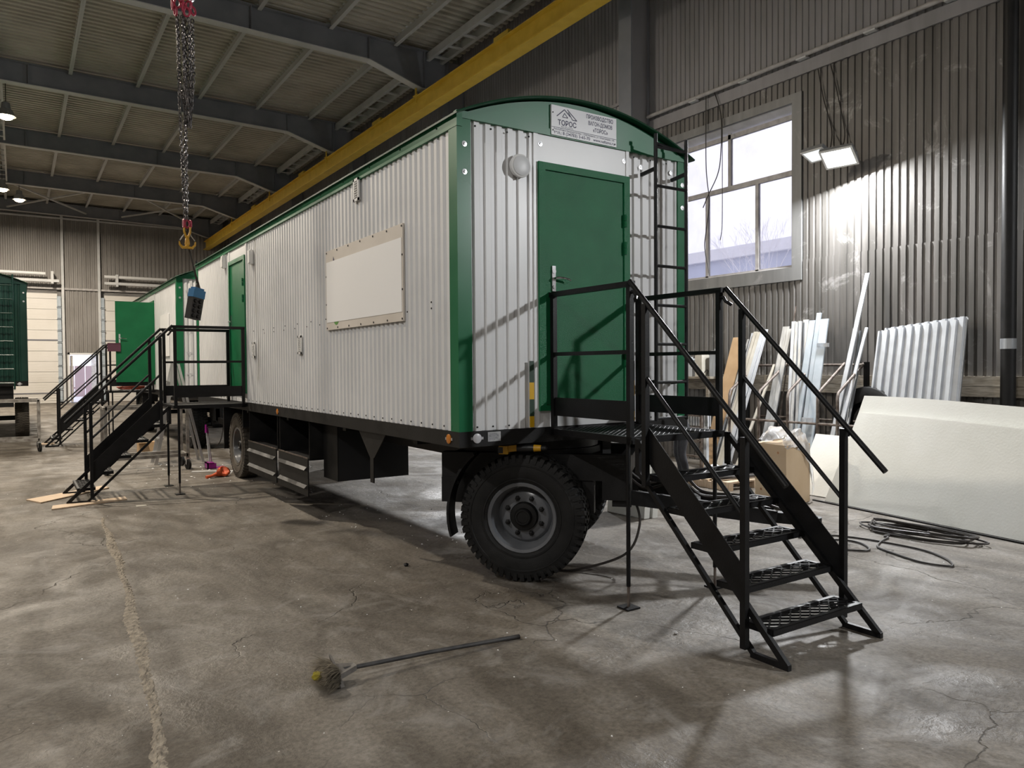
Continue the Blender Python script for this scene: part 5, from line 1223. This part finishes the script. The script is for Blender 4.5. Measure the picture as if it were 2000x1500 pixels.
# shelf with odds and ends against the wall
t = empty('wall_bench', (7.25,4.0,0))
MB().box(0,0.45,0,1.6,1.53,1.57).build('board', M_oldwood, t)
for y in (0.05, 1.5): MB().box(0.02,0.08,y,y+0.06,0,1.53).build('leg', M_oldwood, t)
tag(t, 'rough wooden bench by the wall left of the cardboard strip', 'bench')
for x, y, sx, sy, h, mt, lb in ((7.45,4.62,0.25,0.28,0.32,M_whiteprof,'white plastic canister on the rough bench, leftmost'), (7.42,4.32,0.22,0.16,0.42,M_creamprof,'cream carton standing upright in the middle of the rough bench'), (7.5,4.08,0.2,0.13,0.46,M_galv,'grey tin at the right end of the rough bench')):
    mb = MB(); mb.box(-sx/2,sx/2,-sy/2,sy/2,0,h*0.9); mb.box(-sx/2+.02,sx/2-.02,-sy/2+.02,sy/2-.02,h*0.9,h); mb.lathe([(0.03,h),(0.03,h+0.03),(0,h+0.03)], Matrix.Identity(4), 10)
    o = mb.build('canister', mt); o.location = (x,y,1.57); tag(o, lb, 'container')
mb = MB(); rnd = random.Random(4); mb.tube([(7.4+0.05*math.sin(k*1.1),4.2+0.012*k,1.6+0.09*abs(math.sin(k*0.8))) for k in range(16)], 0.008, 5)
tag(mb.build('wire_tangle', M_cable, None, True), 'tangle of black wire on the rough bench', 'wire')
# old tyres and a dark sack behind the foam
for k, (x, y, s) in enumerate(((7.30,1.14,1.0),)):
    mb = MB(); mb.lathe([(0.26*s,-0.09),(0.36*s,-0.12),(0.47*s,-0.10),(0.5*s,0.0),(0.47*s,0.10),(0.36*s,0.12),(0.26*s,0.09)], frame((0,0,0.86*s+0.10),(-1,0,0.15)), 36); mb.box(-0.12,0.12,-0.2,0.2,0,0.40*s)
    mb.f = [f for f in mb.f if len(f) <= 4]
    o = mb.build('old_tyre', M_rubber, None, True); o.location = (x,y,0); tag(o, ('old black tyre standing behind the rack end', 'old black tyre standing behind the corrugated sheets')[k], 'tyre')
# pallet of scraps under the platform
t = empty('wooden_pallet', (5.45,2.05,0))
for k in range(5): MB().box(0,1.2,0.19*k,0.19*k+0.12,0.10,0.125).build('deck_board', M_wood, t)
for x in (0.0,0.55,1.1): MB().box(x,x+0.1,0,0.88,0,0.10).build('bearer', M_wood, t)
tag(t, 'low wooden pallet of scraps behind the drawbar', 'pallet')
mb = MB(); F = frame((5.80,2.62,0.215),(-0.55,-0.83,0)); mb.lathe([(0.03,0),(0.088,0),(0.088,0.22),(0.03,0.22)], F, 24); tag(mb.build('white_roll', M_bitwhite, None, True), 'white roll of film lying on the low pallet', 'roll')
for k, (x, y, a) in enumerate(((5.5,2.3,0.25),(5.52,2.42,0.3),(5.55,2.5,0.18))):
    mb = MB(); mb.tube([(0,0,0.155),(0.45,-0.18,0.165),(0.9,-0.20+0.1*k,0.155)], 0.026, 8); o = mb.build('black_pipe', M_cable, None, True); o.location = (x,y,0); tag(o, ('front','middle','rear')[k]+' black pipe offcut lying on the low pallet', 'pipe', 'pipe offcuts on the pallet')
# trestle ladder behind the person
t = empty('trestle', (6.6,3.6,0))
for s in (0, 0.5): MB().box(-0.02,0.02,s-0.02,s+0.02,0,0.95).build('leg', M_rust, t)
for z in (0.25,0.5,0.72,0.93): MB().box(-0.02,0.02,0,0.5,z-0.015,z+0.015).build('rung', M_rust, t)
MB().bar((0,0.02,0.5),(0,0.48,0.72),0.02,0.02).build('brace', M_rust, t)
tag(t, 'rusty steel trestle behind the stair platform', 'trestle')
mb = MB(); corrug(mb, 3.55, 4.35, 0.75, 1.12, 0.06, 0.03, lambda u, d, z: (6.75-d, u, z)); mb.box(6.75,6.77,3.55,4.35,0.75,1.12); mb.box(6.72,6.78,3.6,3.66,0,0.75); mb.box(6.72,6.78,4.2,4.26,0,0.75); tag(mb.build('radiator', M_whiteprof), 'white ribbed radiator standing behind the stair platform', 'radiator')
# cable on the floor
CABLE1 = [(3.78,-0.28),(4.09,-0.39),(4.2,-0.52),(4.28,-0.85),(4.28,-1.26),(4.15,-1.53),(3.98,-1.69),(3.89,-1.69),(3.83,-1.5),(3.92,-1.22),(4.02,-1.0),(4.12,-0.92),(4.34,-0.84),(4.51,-0.8),(4.59,-0.74)]
CABLE2 = [(3.87,-0.46),(4.05,-0.61),(4.06,-0.78),(3.94,-0.94),(3.82,-0.98),(3.69,-0.85),(3.46,-0.73)]
mb = MB()
def spline(pts, n=8):
    P = [Vector(p) for p in pts]; out = []
    for i in range(len(P)-1):
        a, b2, c, d = P[max(i-1,0)], P[i], P[i+1], P[min(i+2,len(P)-1)]
        for k in range(n): t_ = k/n; out.append(0.5*((2*b2)+(c-a)*t_+(2*a-5*b2+4*c-d)*t_*t_+(3*b2-a-3*c+d)*t_**3))
    return out+[P[-1]]
rnd = random.Random(12)
p1 = [(x,y,0.012) for x, y in CABLE1]
coil = [(4.88+(0.16+0.14*rnd.random())*math.cos(k*0.85+.4*rnd.random())+0.05*math.sin(k), -0.93+(0.42+0.26*rnd.random())*math.sin(k*0.85+.4*rnd.random()), 0.014+0.0022*k*rnd.uniform(.6,1.1)) for k in range(40)]
mb.tube(spline(p1+coil), 0.010, 6)
tag(mb.build('floor_cable', M_cable, None, True), 'black cable coiled on the floor before the foam, with a long loop', 'cable')
mb = MB(); mb.tube(spline([(x,y,0.012) for x, y in CABLE2]), 0.010, 6); tag(mb.build('floor_cable', M_cable, None, True), 'short loop of black cable on the floor behind the stair foot', 'cable')

# ================================================================== the person bending behind the wagon
def person(loc, rz, label):
    root = empty('person', loc, rz)          # local +x = facing direction
    V, E, Rd = [], [], []
    def v(p, r, link_=None):
        V.append(p); Rd.append((r, r) if not isinstance(r, tuple) else r); i = len(V)-1
        if link_ is not None: E.append((link_, i))
        return i
    pel = v((0,0,0.93),(0.15,0.13)); wai = v((0.12,0,1.06),(0.14,0.11),pel); che = v((0.34,0,1.16),(0.17,0.12),wai); up = v((0.50,0,1.22),(0.14,0.10),che)
    nk = v((0.60,0,1.25),0.055,up); h0 = v((0.66,0,1.26),(0.07,0.075),nk); h1 = v((0.72,0,1.25),(0.085,0.10),h0); h2 = v((0.80,0,1.25),(0.075,0.09),h1); v((0.86,0,1.25),(0.05,0.06),h2)
    v((0.745,0,1.145),0.014,h1)                 # nose
    for s in (-1, 1): v((0.71,s*0.095,1.25),0.016,h1)   # ears
    for s in (-1, 1):
        hp = v((0.0,s*0.10,0.86),0.105,pel); kn = v((0.05,s*0.125,0.49),0.068,hp); ca = v((0.0,s*0.13,0.32),0.062,kn); an = v((-0.03,s*0.13,0.10),0.046,ca); to = v((0.05,s*0.14,0.048),0.048,an); v((0.17,s*0.15,0.038),0.038,to)
        sh = v((0.48,s*0.20,1.18),0.065,up); el = v((0.52,s*0.25,0.92),0.048,sh); wr = v((0.62,s*0.20,0.70),0.032,el); pa = v((0.65,s*0.19,0.63),(0.036,0.022),wr)
        for k, (dx, dy, l) in enumerate(((0.02,0.026,0.07),(0.012,0.010,0.08),(0.004,-0.008,0.076),(-0.006,-0.025,0.06))):
            a = v((0.655+dx,s*(0.19+dy),0.58),0.0095,pa); b2 = v((0.665+dx,s*(0.185+dy),0.58-l*0.55),0.0088,a); v((0.655+dx,s*(0.18+dy),0.58-l),0.0075,b2)
        a = v((0.69,s*0.165,0.61),0.011,pa); v((0.70,s*0.155,0.565),0.009,a)
    me = bpy.data.meshes.new('person_body'); me.from_pydata(V, E, []); o = bpy.data.objects.new('tmp', me); COL.objects.link(o)
    md = o.modifiers.new('s', 'SKIN'); sv = me.skin_vertices[0].data
    for i, r in enumerate(Rd): sv[i].radius = r
    sv[0].use_root = True
    o.modifiers.new('d', 'SUBSURF').levels = 2
    bpy.context.view_layer.update(); m2 = bpy.data.meshes.new_from_object(o.evaluated_get(bpy.context.evaluated_depsgraph_get())); bpy.data.objects.remove(o)
    for m_ in (M_trouser, M_jacket, M_skin, M_boot): m2.materials.append(m_)
    for p in m2.polygons:
        c = p.center; p.use_smooth = True
        if c.z < 0.12: p.material_index = 3
        elif c.x > 0.57 and (c.z > 1.05 or c.z < 0.70): p.material_index = 2
        elif c.z < 0.95 and c.x < 0.3: p.material_index = 0
        else: p.material_index = 1
    link('body', m2, None, root)
    mb = crumple(16, 10, lambda u, v_: (0.77+0.085*math.sin(PI*v_)*math.cos(2*PI*u)*0.9, 0.108*math.sin(PI*v_)*math.sin(2*PI*u), 1.285-0.085*math.cos(PI*v_)), 6, 0.003); mb.build('hair', M_boot, root, True)
    return tag(root, label, 'person')
person((5.33,2.80,0), math.atan2(0.55,-0.835), 'person in dark trousers bending down behind the stair platform')
